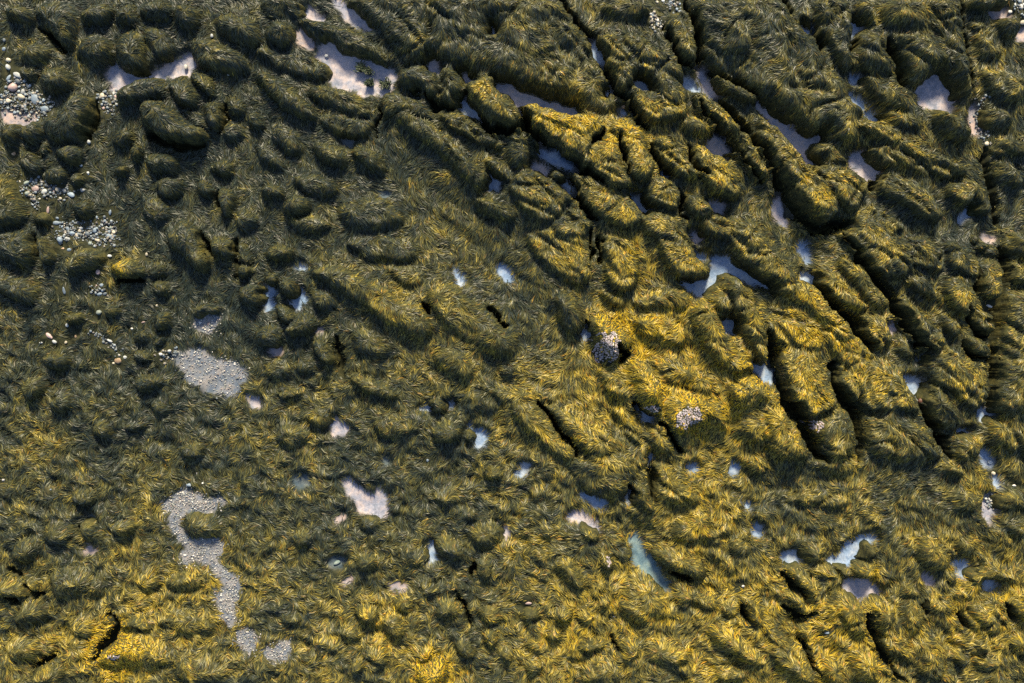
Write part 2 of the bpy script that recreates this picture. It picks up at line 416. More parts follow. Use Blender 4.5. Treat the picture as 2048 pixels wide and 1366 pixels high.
# pools: kind (p pale sand, b blue, t teal, d dark-bottomed, s dry sand) ; optional landmark phrase | outline
POOLS = {
'A': '''
p the lavender pool with one white pebble|640,460 680,400 720,410 760,440 820,460 890,450 960,420 1010,390 1070,370 1110,335 1145,330 1150,390 1130,450 1080,455 990,450 900,465 840,480 760,500 700,540 670,520 690,500 650,480
s |0,690 60,670 150,700 230,690 200,730 130,750 60,730''',
'B': '''
p the big pink-and-blue pool with four weed clumps|360,340 400,270 430,240 460,260 490,310 560,340 640,350 700,370 770,400 820,440 825,480 790,545 690,560 620,540 530,520 430,490 450,440 470,400 430,370
p the pale streak of water on the top edge|465,-20 510,-10 530,50 580,60 640,120 690,160 660,180 610,150 550,100 500,40
p the short pale streak under the top edge|295,60 320,40 350,70 405,100 400,130 350,110 300,100
s |230,210 270,180 290,220 340,250 330,290 280,270
p |1030,370 1080,350 1095,430 1070,440 1035,410
p |1220,420 1260,440 1300,480 1270,495 1235,470
b the slim blue pool beside the golden ledge's end|1240,590 1290,640 1330,690 1310,715 1260,670 1225,620
p the long pale channel above the golden ledge|1430,475 1490,495 1550,520 1650,570 1760,605 1880,635 1940,675 1910,695 1790,665 1670,630 1610,625 1580,655 1550,615 1490,565 1440,530
b |1420,1060 1440,1080 1440,1140 1410,1140 1400,1110
d |540,830 575,840 570,860 535,855
b |1415,150 1430,180 1430,210 1405,200
d |745,1140 785,1165 775,1180 745,1160
b |945,545 985,560 965,575''',
'C': '''
b the blue triangle of water among the upper ridges|730,500 760,470 800,490 830,540 800,555 760,530
b the slim blue pool under the golden ledge|165,900 200,895 270,930 330,980 375,1005 330,1010 260,990 200,940
p |125,985 150,980 210,1020 205,1040 160,1020
b |480,255 515,290 545,370 525,378 500,340
b |550,550 580,540 580,575 560,580
b |640,680 680,660 695,680 660,690
p the pale kite-shaped pool beside the long thin ridge|1170,870 1215,800 1245,830 1300,900 1300,920 1240,930 1180,900
b |1025,500 1050,470 1080,500 1130,545 1090,535 1040,525
p the crooked pale pool in the cleft|1115,420 1150,440 1170,490 1220,560 1215,585 1160,540 1145,500
p |1190,1220 1240,1215 1280,1245 1245,1290 1220,1260
b |710,1170 740,1180 790,1230 810,1265 795,1280 760,1230
b |305,1105 330,1100 355,1135 340,1145
b |900,1040 920,1040 915,1060''',
'D': '''
p the long forked pool on the slab's edge|-50,600 0,660 60,720 120,760 180,800 250,830 310,795 345,830 290,860 240,880 220,910 240,950 305,985 280,990 200,940 130,860 60,770 0,700 -60,640
p the pale pool below the forked one|490,970 520,930 560,920 600,980 660,1030 650,1065 610,1075 570,1040 530,1020
p the bright white ragged pool|895,530 960,480 990,440 1050,455 1070,510 1110,555 1090,590 1100,660 1050,665 990,650 930,630 915,600 930,570
b |500,130 530,125 550,155 520,200 500,220
b |590,680 620,675 665,715 660,735 620,720
b |490,560 530,590 570,630 550,640 510,600
b |500,465 540,475 530,495 505,490
b |1135,1310 1190,1280 1210,1230 1222,1240 1200,1300 1160,1335
p the ragged pale pool in the black hollow|30,1270 60,1190 80,1210 100,1260 105,1320 90,1340 50,1310
b |185,145 230,165 250,195 225,197
s the pink sand strip among pebbles|1215,650 1230,640 1250,700 1250,800 1225,800 1210,740
s |1330,80 1400,70 1430,100 1400,115 1340,100
s |1490,190 1540,180 1600,250 1490,240''',
'E': '''
g the gravelly pale pool|1060,800 1090,745 1150,755 1200,730 1250,770 1290,790 1360,785 1400,810 1450,850 1470,900 1430,930 1425,975 1370,1015 1320,970 1260,975 1220,945 1150,925 1110,870 1140,840 1085,840
p |1490,1010 1530,1020 1550,1060 1520,1070
g the white gravel patch|1170,560 1220,550 1310,520 1300,570 1280,610 1230,620 1180,595''',
'F': '''
b |50,370 100,365 115,400 80,410 55,390
b |55,445 95,440 95,470 70,475
b the twin blue pools among the cobble-sized boulders|255,370 285,380 305,435 270,435
b |215,440 250,425 255,470 245,490 220,465
b |240,230 300,222 270,240
b the grey-blue sliver in the weed|1200,230 1215,260 1250,310 1220,335 1205,300
b |1450,230 1500,240 1534,280 1530,315 1495,300 1470,260
b the crooked blue pool beside the oval boulder|1280,1170 1320,1220 1385,1245 1370,1300 1320,1310 1320,1270 1340,1255 1300,1210
p the small pale sandy patch|470,1150 500,1170 550,1210 520,1240 460,1240 455,1200
b |1010,1075 1045,1065 1040,1085 1015,1090
b |1150,1040 1170,1050 1165,1070
s |370,610 400,610 385,625
s |95,735 125,725 140,745 110,760''',
'G': '''
b the largest blue pool|1010,320 1050,310 1090,330 1140,320 1190,300 1210,240 1200,180 1250,180 1320,200 1370,240 1440,290 1534,350 1560,368 1500,350 1430,330 1370,300 1310,270 1250,275 1225,320 1190,350 1160,395 1110,400 1090,365 1050,345
b |1100,140 1130,150 1150,175 1125,190 1105,175
b the blue pool below the small oval boulder|1250,555 1300,540 1335,590 1330,625 1300,625 1270,590
b the blue pool beside the golden wedge|1420,820 1480,815 1540,850 1558,870 1556,920 1530,915 1480,860
b |435,620 455,625 460,660 435,650
b the blue pool between the barnacled rocks|765,1090 800,1125 835,1130 825,1160 795,1155 770,1120
p |1070,35 1110,45 1120,80 1090,75''',
'H': '''
b |190,100 210,85 225,120 245,150 240,205 220,180
b the blue pool at the dark slabs' foot|195,290 215,265 260,275 285,310 280,330 230,320
p the pale square pool in the cleft|710,590 745,560 765,600 735,635
b the blue wedge pool with a red stone|825,890 870,900 915,930 905,980 885,1010 850,960 830,920
b |1265,1100 1320,1090 1315,1120 1290,1145 1270,1120
b |1145,1220 1180,1215 1175,1235 1155,1235
d |885,780 925,770 910,795
b |1285,1330 1320,1350 1330,1400 1330,1420 1305,1425 1290,1380
s |1290,40 1350,70 1330,90 1290,70''',
'I': '''
g the winding gravel path|960,300 1030,270 1080,220 1120,210 1190,240 1250,270 1340,270 1290,320 1240,345 1180,320 1110,330 1070,370 1070,430 1110,490 1180,520 1330,520 1310,590 1290,640 1340,700 1400,740 1430,800 1410,870 1400,950 1395,1010 1350,1000 1330,930 1300,860 1300,815 1370,810 1340,750 1290,690 1260,640 1180,620 1110,650 1090,610 1140,570 1110,520 1040,460 1030,390 1010,340
g the grey gravel tail|1410,1070 1480,1050 1530,1090 1520,1150 1490,1190 1450,1140
s |515,555 560,550 560,575 530,580
d |500,372 555,368 550,388''',
'J': '''
p the heart-shaped sandy pool|525,170 550,150 590,190 620,210 660,260 700,240 730,210 770,240 780,310 765,350 720,365 650,340 610,320 620,290 570,240
d |220,150 290,130 310,180 260,195
b |1040,520 1065,530 1060,620 1035,630
d |450,640 520,630 510,660 460,660
g the lone gravel triangle|50,1180 110,1150 190,1110 195,1150 180,1220 110,1225 60,1205
s |800,775 850,765 890,780 870,800 820,805
d |750,18 795,25 780,58
s |520,750 570,735 560,755 530,765
s |475,390 515,365 515,380 490,395
p |1488,440 1506,440 1506,485 1488,485''',
'K': '''
p the lavender pool with a tail|335,370 375,345 410,355 440,355 470,390 520,425 515,450 460,430 420,400 370,380
b |400,225 450,240 500,270 550,305 530,312 470,275
t the turquoise pool|720,500 735,465 755,500 790,560 810,610 850,660 890,720 930,790 905,790 850,745 790,690 740,640 750,600 720,540
b |1065,55 1090,60 1095,95 1070,85
b |1310,60 1340,75 1345,105 1320,100
b the small blue slit above the rounded mounds|1440,420 1480,440 1490,480 1460,475
b |825,10 845,15 830,40
b |35,110 80,65 92,75 62,112
b |688,250 717,248 707,278
b |1398,295 1420,283 1417,317''',
'L': '''
b the square blue pool|90,590 130,580 180,600 180,640 140,650 95,640
b the branching pool around the round tufts|345,640 420,620 470,590 470,550 520,530 560,490 640,480 600,510 545,540 540,600 500,640 480,650 420,640 370,670
p the pale pool under the golden round tuft|470,770 510,755 600,760 620,790 660,810 660,830 600,830 550,855 500,830 475,800
b the blue pool beside the large yellow mound|1115,640 1160,650 1195,650 1190,690 1160,715 1140,680
b |1290,800 1320,755 1345,775 1375,785 1330,795
p the narrow sandy rill with white cobbles|1285,320 1310,260 1350,250 1365,290 1340,350 1335,400 1310,370
b |1355,140 1390,145 1380,190 1360,180
s |920,720 950,710 1000,760 970,765 930,740''',
}
# clefts between ledges: sheet, width in sheet units, path
CLEFTS = '''
C 34|290,-20 390,130 500,250 570,440 630,550 700,600 800,780
C 28|1040,-10 1100,180 1125,390
C 26|900,150 960,280 1020,390 1130,400 1220,450 1370,530 1520,610
C 36|1130,420 1240,590 1400,780 1550,980 1620,1100
C 26|1090,600 1250,790 1400,980 1510,1100
C 60|40,650 120,790 260,930 400,1010 530,1080
C 24|550,790 470,880
C 22|640,800 660,950 700,1050
C 26|825,860 850,960 900,1020
C 26|1060,880 1090,1000 1140,1060
C 26|350,1050 400,1200 500,1320
C 22|1000,1150 1010,1260 1060,1320
D 70|30,1020 160,1260 310,1380 480,1330
D 62|610,1090 640,1150
D 40|715,230 790,420 830,510
D 28|270,150 320,320
D 28|505,200 505,300
D 18|1165,0 1180,240 1220,450 1230,590
D 34|1300,880 1320,1000 1360,1200 1410,1400
D 34|100,-10 140,70
H 46|1410,100 1420,260 1370,500 1340,800 1320,1060
H 46|450,40 560,200 640,310 740,420 800,530 880,660 960,740
H 50|270,300 380,470 500,560 560,650 630,740
H 62|0,640 30,820 100,1030 200,1150 250,1290 340,1400
H 44|380,800 395,930 500,1080 545,1230 560,1400
H 44|900,1050 960,1150 1030,1250 1100,1380
H 26|1160,480 1200,560 1240,630 1330,660
H 30|1245,300 1240,390
H 24|1155,680 1200,760 1300,790
G 22|150,1040 260,1180 400,1360
G 18|468,10 475,180
G 22|520,60 535,210
G 30|730,1040 770,1090
G 22|890,1160 960,1260 1020,1350
G 34|640,700 680,760 650,800
G 28|440,560 460,650
F 50|470,650 490,780 505,890
F 24|1005,440 1025,510
F 26|1390,470 1510,600
B 18|730,640 725,740 700,820
B 34|1010,570 1080,640 1180,645
B 28|1240,540 1250,600
B 44|1330,700 1400,780 1500,790 1620,760
A 26|1345,620 1348,710 1310,790
A 36|560,600 565,710 500,830
A 40|880,810 1050,875 1220,865
A 28|220,150 330,260 380,300
A 24|1295,1150 1300,1280
E 36|1195,30 1235,100 1265,190
E 24|1412,60 1412,330
E 30|190,40 215,130 230,180
E 34|680,315 860,305
L 36|600,950 620,1060 700,1200 820,1366
L 34|90,700 170,800 220,850
L 40|100,900 200,985 290,960
L 24|950,880 955,970
L 30|1160,940 1185,1040
L 30|1430,900 1490,1000
L 26|190,1090 310,1320
K 28|835,60 838,270
K 24|712,170 722,240
K 32|950,715 1080,755
K 26|1380,900 1420,1030
K 26|590,1080 640,1200
I 36|30,690 110,735
I 34|145,780 210,842 270,815
I 30|0,865 130,872
I 46|640,960 690,1030 640,1120 550,1230
I 24|462,430 500,525
I 26|190,1290 340,1180
J 26|1300,640 1290,760
J 26|1200,840 1310,1050'''
# single stones: sheet, x, y, half-axes, turn, colour
STONES = '''
A 15 285 18 20 0 blue
A 45 355 28 17 0 cream
A 48 405 22 25 20 pale
A 108 447 42 19 -28 pale
A 52 460 17 26 -30 blue
A 105 490 32 20 -35 dark
A 72 525 38 33 0 pink
A 140 547 20 23 0 pale
A 122 585 28 24 -15 cream
A 212 600 28 42 18 blue
A 275 662 28 25 0 blue
A 48 608 24 17 -10 cream
A 268 600 16 14 0 blue
A 65 660 14 13 0 cream
A 165 690 17 13 0 pale
A 165 510 12 22 25 dark
A 240 585 10 9 0 cream
A 172 580 13 10 0 pale
A 615 570 26 22 10 cream
A 670 555 12 14 0 pale
A 540 852 20 16 -10 pale
A 85 920 16 14 0 tan
A 490 992 13 12 0 blue
A 530 1040 10 14 20 pale
A 1102 397 19 22 0 white
A 215 1135 26 24 0 pink
A 265 1150 22 19 20 pale
A 347 1140 21 19 0 cream
A 170 1165 20 16 0 green
A 425 1168 32 19 -30 blue
A 495 1142 18 15 0 pale
A 290 1255 15 29 -8 pink
A 340 1305 18 11 0 blue
A 333 1333 24 15 0 blue
A 170 1100 28 18 20 green
A 657 1265 12 25 -10 blue
A 622 1300 14 12 0 dark
A 580 1305 10 13 0 blue
A 1375 448 18 12 20 pale
A 1275 217 16 16 0 pale
A 20 240 14 14 0 dark
E 430 30 23 17 -10 blue
E 480 15 18 15 0 cream
E 570 10 17 21 0 blue
E 648 50 29 17 -20 blue
E 360 80 20 29 10 blue
E 400 62 22 14 -10 pale
E 583 72 20 13 -20 cream
E 523 40 18 22 0 dark
E 675 25 22 14 10 cream
E 415 132 18 12 10 blue
E 375 122 13 9 0 tan
E 545 95 13 9 0 pale
E 660 172 22 13 -10 pale
E 877 155 14 15 0 cream
E 595 262 14 20 0 pink
E 610 345 19 13 15 blue
E 597 397 18 12 10 blue
E 627 393 16 12 20 dark
E 600 512 25 22 0 green
E 706 792 26 22 0 tan
E 678 812 12 9 0 cream
E 750 778 18 14 0 pale
E 405 580 17 15 0 pale
E 393 690 13 15 0 cream
E 455 648 12 14 0 tan
E 298 645 32 15 -40 pink
E 330 680 25 13 -20 pale
E 240 690 18 8 10 pale
E 855 563 17 9 10 pink
E 780 605 9 9 0 white
E 937 463 9 9 0 cream
E 1240 572 17 9 45 pink
E 1195 570 13 10 0 white
E 385 370 14 30 10 blue
E 655 680 26 13 -30 pale
E 1400 818 9 9 0 white
B 415 322 13 12 0 white
B 412 243 7 8 0 white
C 670 635 20 17 0 tan
C 905 5 12 10 0 pale
C 870 12 13 12 0 cream
C 985 65 14 13 0 blue
C 830 110 14 12 0 cream
C 870 158 10 10 0 green
C 848 178 9 13 0 cream
C 890 175 8 10 0 cream
C 825 140 9 7 0 cream
D 1455 75 20 17 0 white
D 1522 132 24 20 20 cream
D 1500 10 17 15 0 pale
D 1508 50 15 20 0 white
D 1472 38 12 14 0 pale
D 1530 85 13 12 0 blue
D 1298 868 17 17 0 cream
D 1270 770 13 12 0 pink
D 1498 893 14 11 0 white
H 912 1030 23 26 0 red
H 1305 468 30 10 -20 white
H 1348 462 9 8 0 white
I 1133 178 19 12 -5 blue
I 1175 112 9 8 0 white
I 1214 168 7 7 0 white
I 1088 228 10 9 0 white
I 1100 605 17 10 10 white
I 10 152 12 10 0 white
I 303 205 9 8 0 blue
J 1028 32 10 12 0 blue
J 480 648 36 15 25 green
K 1378 778 13 10 0 white
K 610 965 11 9 0 pale
K 95 885 30 14 0 pink
L 1348 45 16 15 0 white
L 1358 110 20 17 10 cream
L 1322 265 12 10 0 white
L 1342 268 9 10 0 white
L 1520 575 14 12 0 pink
L 1480 182 16 8 0 white
L 345 1055 18 10 0 blue'''
# heaps of small loose pebbles: sheet, count, phrase | outline
HEAPS = '''
A 52 small pebble among the cobbles at the upper left shore|20,540 60,470 150,470 210,550 260,590 350,620 310,690 200,720 90,700 10,640
A 26 small pebble in the scatter between the two left boulders|120,1080 230,1080 340,1110 460,1150 370,1190 250,1190 225,1270 200,1200 150,1150
E 54 small blue-grey pebble in the thick cobble patch|345,20 380,-40 690,-40 700,40 690,110 560,100 440,60 370,90
E 12 tiny pebble in the little heap below the golden round rock|550,375 600,330 645,385 600,412
A 9 small stone below the lavender pool, beside the cream block|590,590 640,545 700,540 720,610 690,690 640,680
D 16 small pale pebble on the top right corner of shore|1440,0 1560,-20 1590,120 1500,120
C 20 small pale pebble in the scatter by the top cleft|820,90 860,100 900,150 890,190 840,190
C 12 small pebble on the top edge above the clefts|860,0 990,-10 1010,60 960,70
D 18 tiny pebble along the pink sand strip|1235,610 1290,590 1270,640 1255,700 1280,780 1300,880 1275,870 1250,800
L 9 tiny white pebble in the narrow sandy rill|1300,280 1360,250 1360,290 1320,310
E 14 tiny pale pebble scattered above the gravelly pool|960,760 1060,720 1080,760 1000,790
E 10 tiny stone scattered on the dark flat by the round tan stone|560,620 680,680 720,760 640,690'''
# bare barnacled patches: sheet, x, y, radius
BARNACLES = '''
G 575 715 72 90
G 1050 1135 72 62
G 850 1085 42 20
H 315 1195 34 30
I 640 1245 32 16
K 588 655 13 24'''
# golden bladder-wrack zones, plus sunlit upper ledge tops painted as gold pigment, in photo units: x y radius strength
GOLD = '''
1225 650 60 .85
1305 785 60 .85
1370 820 100 .75
1330 740 260 .5
1260 690 110 .65
1400 770 130 .6
1450 820 110 .6
1490 745 70 .7
1480 760 130 .6
1530 820 120 .5
235 1300 75 1.3
330 1270 260 .5
270 1320 150 .65
60 1180 100 .45
290 1170 90 .55
80 1270 180 .45
300 1160 120 .45
60 880 150 .3
870 1345 70 1.0
740 1240 130 .5
640 1310 180 .35
1000 1230 120 .3
1160 1290 160 .5
1270 1220 110 .45
1370 1050 120 .45
1340 990 80 .4
1500 1320 200 .45
1720 1310 170 .5
1620 1200 130 .35
1890 1110 80 .4
1740 1140 25 .8
1990 1240 150 .4
250 540 40 .7
800 620 130 .35
930 690 110 .25
1060 800 120 .35
1240 900 120 .3
700 760 140 .2
560 860 130 .3
160 520 40 .2
1120 245 75 .45
1190 262 50 .5
1240 290 60 .5
1290 310 60 .4
1420 340 90 .3
960 185 50 .3
1590 360 110 .25
1250 490 90 .25
1680 400 130 .15
1640 640 130 .35
1700 800 160 .25
1930 980 80 .3
20 400 60 .4
650 1090 120 .2
1100 1130 120 .25'''

rng = np.random.default_rng(11)
random.seed(5)

# ---------------------------------------------------------------- small numeric helpers
_perm = np.random.default_rng(3).permutation(256)
_perm = np.concatenate([_perm, _perm])
_ga = np.random.default_rng(4).random(256) * 2 * np.pi
_gx, _gy = np.cos(_ga), np.sin(_ga)

def perlin(x, y, s=0):
    x = x + s * 17.31
    y = y - s * 9.77
    xi = np.floor(x).astype(int); yi = np.floor(y).astype(int)
    xf = x - xi; yf = y - yi
    xi &= 255; yi &= 255
    u = xf * xf * xf * (xf * (xf * 6 - 15) + 10)
    v = yf * yf * yf * (yf * (yf * 6 - 15) + 10)
    def g(ix, iy, dx, dy):
        h = _perm[_perm[ix & 255] + (iy & 255)]
        return _gx[h] * dx + _gy[h] * dy
    a = g(xi, yi, xf, yf); b = g(xi + 1, yi, xf - 1, yf)
    c = g(xi, yi + 1, xf, yf - 1); d = g(xi + 1, yi + 1, xf - 1, yf - 1)
    return (a + u * (b - a)) * (1 - v) + (c + u * (d - c)) * v

def fbm(x, y, s=0, o=3):
    r = 0; a = 1.0
    for k in range(o):
        r = r + a * perlin(x * 2 ** k, y * 2 ** k, s + 3 * k); a *= .5
    return r

def sstep(a, b, x):
    t = np.clip((x - a) / (b - a), 0, 1)
    return t * t * (3 - 2 * t)

def to_m(px, py, z=0.0):
    k = (1 - z / CAM_H) / 100.0
    return ((px - 1024) * k, (683 - py) * k)

def parse(sheet, txt, z=0.0):
    ox, oy = SHEET[sheet]
    out = []
    for p in txt.split():
        x, y = p.split(',')
        out.append(to_m(ox + float(x) / 2.996, oy + float(y) / 2.996, z))
    return np.array(out)

def chaikin(P, n=2, closed=True):
    for _ in range(n):
        Q = np.roll(P, -1, 0)
        P = np.stack([P * .75 + Q * .25, P * .25 + Q * .75], 1).reshape(-1, 2)
    return P

def sdist(P, X, Y):
    """signed distance to a closed outline, positive inside"""
    d2 = np.full(X.shape, 1e9); ins = np.zeros(X.shape, bool)
    n = len(P)
    for i in range(n):
        ax, ay = P[i]; bx, by = P[(i + 1) % n]
        ex, ey = bx - ax, by - ay
        wx, wy = X - ax, Y - ay
        t = np.clip((wx * ex + wy * ey) / (ex * ex + ey * ey + 1e-12), 0, 1)
        d2 = np.minimum(d2, (wx - t * ex) ** 2 + (wy - t * ey) ** 2)
        if ay != by:
            c = (ay > Y) != (by > Y)
            ins ^= c & (X < ex * (Y - ay) / (by - ay) + ax)
    d = np.sqrt(d2)
    return np.where(ins, d, -d)

def area_of(P):
    x, y = P[:, 0], P[:, 1]
    return .5 * abs(np.dot(x, np.roll(y, -1)) - np.dot(y, np.roll(x, -1)))

def centroid(P):
    x, y = P[:, 0], P[:, 1]
    x1, y1 = np.roll(x, -1), np.roll(y, -1)
    c = x * y1 - x1 * y
    a = c.sum() / 2
    return np.array([((x + x1) * c).sum() / (6 * a), ((y + y1) * c).sum() / (6 * a)])

def blur(A, sig):
    ny, nx = A.shape
    fy = np.fft.fftfreq(2 * ny)[:, None]; fx = np.fft.rfftfreq(2 * nx)[None]
    k = np.exp(-2 * (np.pi * sig) ** 2 * (fx ** 2 + fy ** 2))
    B = np.concatenate([A, A[::-1]], 0); B = np.concatenate([B, B[:, ::-1]], 1)
    return np.fft.irfft2(np.fft.rfft2(B) * k, s=B.shape)[:ny, :nx]

RES = 0.04
X0, X1, Y0, Y1 = -12.0, 12.0, -8.4, 8.4
gx = np.arange(X0, X1 + 1e-6, RES); gy = np.arange(Y0, Y1 + 1e-6, RES)
NX, NY = len(gx), len(gy)
GX, GY = np.meshgrid(gx, gy)

def samp(A, x, y):
    u = np.clip((x - X0) / RES, 0, NX - 1.001); v = np.clip((y - Y0) / RES, 0, NY - 1.001)
    i = u.astype(int); j = v.astype(int); fu = u - i; fv = v - j
    return (A[j, i] * (1 - fu) + A[j, i + 1] * fu) * (1 - fv) + (A[j + 1, i] * (1 - fu) + A[j + 1, i + 1] * fu) * fv

def window(P, pad):
    a = np.maximum(((P.min(0) - pad - (X0, Y0)) / RES).astype(int), 0)
    b = np.minimum(((P.max(0) + pad - (X0, Y0)) / RES).astype(int) + 2, (NX, NY))
    if (b - a < 3).any():
        return None
    return (slice(a[1], b[1]), slice(a[0], b[0]))

# ---------------------------------------------------------------- materials
def new_mat(name):
    m = bpy.data.materials.new(name); m.use_nodes = True
    nt = m.node_tree
    return m, nt, nt.nodes, nt.links, nt.nodes['Principled BSDF']

def ramp(nodes, stops):
    r = nodes.new('ShaderNodeValToRGB')
    while len(r.color_ramp.elements) < len(stops):
        r.color_ramp.elements.new(.5)
    for e, (p, c) in zip(r.color_ramp.elements, stops):
        e.position = p; e.color = (*c, 1)
    return r

def frond_material():
    m, nt, n, l, p = new_mat('seaweed_fronds')
    a = n.new('ShaderNodeAttribute'); a.attribute_name = 'tint'
    p.inputs['Roughness'].default_value = .44
    p.inputs['Specular IOR Level'].default_value = .36
    l.new(a.outputs['Color'], p.inputs['Base Color'])
    t = n.new('ShaderNodeBsdfTranslucent')
    l.new(a.outputs['Color'], t.inputs['Color'])
    mx = n.new('ShaderNodeMixShader'); mx.inputs[0].default_value = .22
    l.new(p.outputs[0], mx.inputs[1]); l.new(t.outputs[0], mx.inputs[2])
    l.new(mx.outputs[0], n['Material Output'].inputs['Surface'])
    return m

def rock_material():
    m, nt, n, l, p = new_mat('weed_matted_rock')
    tc = n.new('ShaderNodeTexCoord')
    z = n.new('ShaderNodeTexNoise'); z.inputs['Scale'].default_value = 9; z.inputs['Detail'].default_value = 8
    l.new(tc.outputs['Object'], z.inputs['Vector'])
    r = ramp(n, [(.3, (.015, .017, .009)), (.5, (.04, .04, .015)), (.7, (.075, .065, .02))])
    l.new(z.outputs['Fac'], r.inputs[0]); l.new(r.outputs[0], p.inputs['Base Color'])
    p.inputs['Roughness'].default_value = .85; p.inputs['Specular IOR Level'].default_value = .15
    b = n.new('ShaderNodeBump'); b.inputs['Strength'].default_value = .8; b.inputs['Distance'].default_value = .03
    l.new(z.outputs['Fac'], b.inputs['Height']); l.new(b.outputs[0], p.inputs['Normal'])
    return m

def ground_material():
    m, nt, n, l, p = new_mat('shore_bed')
    tc = n.new('ShaderNodeTexCoord')
    a = n.new('ShaderNodeAttribute'); a.attribute_name = 'bed'
    z = n.new('ShaderNodeTexNoise'); z.inputs['Scale'].default_value = 7; z.inputs['Detail'].default_value = 9
    l.new(tc.outputs['Object'], z.inputs['Vector'])
    mud = ramp(n, [(.3, (.012, .015, .009)), (.55, (.026, .028, .014)), (.78, (.06, .052, .024))])
    l.new(z.outputs['Fac'], mud.inputs[0])
    z2 = n.new('ShaderNodeTexNoise'); z2.inputs['Scale'].default_value = 4.5; z2.inputs['Detail'].default_value = 10; z2.inputs['Roughness'].default_value = .65
    l.new(tc.outputs['Object'], z2.inputs['Vector'])
    blot = ramp(n, [(.3, (.4, .5, .62)), (.45, (.74, .8, .92)), (.56, (1.1, 1.03, 1.0)), (.72, (1.3, 1.14, 1.02))])  # blue-to-warm blotches paint shadow and reflection tones into the pool beds
    l.new(z2.outputs['Fac'], blot.inputs[0])
    v = n.new('ShaderNodeTexVoronoi'); v.inputs['Scale'].default_value = 34
    l.new(tc.outputs['Object'], v.inputs['Vector'])
    vr = ramp(n, [(0, (1.05, 1.05, 1.05)), (.6, (.86, .86, .86)), (1, (.7, .7, .7))])
    l.new(v.outputs['Distance'], vr.inputs[0])
    mu = n.new('ShaderNodeMix'); mu.data_type = 'RGBA'; mu.blend_type = 'MULTIPLY'; mu.inputs[0].default_value = 1
    l.new(a.outputs['Color'], mu.inputs[6]); l.new(blot.outputs[0], mu.inputs[7])
    mu2 = n.new('ShaderNodeMix'); mu2.data_type = 'RGBA'; mu2.blend_type = 'MULTIPLY'; mu2.inputs[0].default_value = 1
    l.new(mu.outputs[2], mu2.inputs[6]); l.new(vr.outputs[0], mu2.inputs[7])
    mx = n.new('ShaderNodeMix'); mx.data_type = 'RGBA'
    l.new(a.outputs['Alpha'], mx.inputs[0]); l.new(mud.outputs[0], mx.inputs[6]); l.new(mu2.outputs[2], mx.inputs[7])
    l.new(mx.outputs[2], p.inputs['Base Color'])
    p.inputs['Roughness'].default_value = .85; p.inputs['Specular IOR Level'].default_value = .12
    b = n.new('ShaderNodeBump'); b.inputs['Strength'].default_value = .5; b.inputs['Distance'].default_value = .02
    l.new(z.outputs['Fac'], b.inputs['Height']); l.new(b.outputs[0], p.inputs['Normal'])
    return m

def water_material(name, tint):
    m, nt, n, l, p = new_mat(name)
    n.remove(p)
    t = n.new('ShaderNodeBsdfTransparent'); t.inputs[0].default_value = (*tint, 1)
    g = n.new('ShaderNodeBsdfGlossy'); g.inputs['Roughness'].default_value = .04
    lw = n.new('ShaderNodeLayerWeight'); lw.inputs[0].default_value = .5      # Schlick reflectance, the same from both sides
    pw = n.new('ShaderNodeMath'); pw.operation = 'POWER'; pw.inputs[1].default_value = 5
    f = n.new('ShaderNodeMath'); f.operation = 'MULTIPLY_ADD'; f.inputs[1].default_value = .98; f.inputs[2].default_value = .02
    l.new(lw.outputs['Facing'], pw.inputs[0]); l.new(pw.outputs[0], f.inputs[0])
    tc = n.new('ShaderNodeTexCoord')
    z = n.new('ShaderNodeTexNoise'); z.inputs['Scale'].default_value = 14; z.inputs['Detail'].default_value = 2
    l.new(tc.outputs['Object'], z.inputs['Vector'])
    b = n.new('ShaderNodeBump'); b.inputs['Strength'].default_value = .12; b.inputs['Distance'].default_value = .01
    l.new(z.outputs['Fac'], b.inputs['Height'])
    l.new(b.outputs[0], g.inputs['Normal']); l.new(b.outputs[0], lw.inputs['Normal'])
    mx = n.new('ShaderNodeMixShader')
    l.new(f.outputs[0], mx.inputs[0]); l.new(t.outputs[0], mx.inputs[1]); l.new(g.outputs[0], mx.inputs[2])
    l.new(mx.outputs[0], n['Material Output'].inputs['Surface'])
    return m

def stone_material(name, c, c2):
    m, nt, n, l, p = new_mat(name)
    tc = n.new('ShaderNodeTexCoord')
    oi = n.new('ShaderNodeObjectInfo')
    ad = n.new('ShaderNodeVectorMath'); ad.operation = 'ADD'
    l.new(tc.outputs['Object'], ad.inputs[0]); l.new(oi.outputs['Random'], ad.inputs[1])
    z = n.new('ShaderNodeTexNoise'); z.inputs['Scale'].default_value = 2.5; z.inputs['Detail'].default_value = 8; z.inputs['Roughness'].default_value = .7
    l.new(ad.outputs[0], z.inputs['Vector'])
    r = ramp(n, [(.3, c2), (.62, c)])
    l.new(z.outputs['Fac'], r.inputs[0])
    hs = n.new('ShaderNodeHueSaturation')
    mr = n.new('ShaderNodeMapRange'); mr.inputs['To Min'].default_value = .7; mr.inputs['To Max'].default_value = 1.2
    l.new(oi.outputs['Random'], mr.inputs[0]); l.new(mr.outputs[0], hs.inputs['Value']); l.new(r.outputs[0], hs.inputs['Color'])
    l.new(hs.outputs[0], p.inputs['Base Color'])
    p.inputs['Roughness'].default_value = .6
    return m

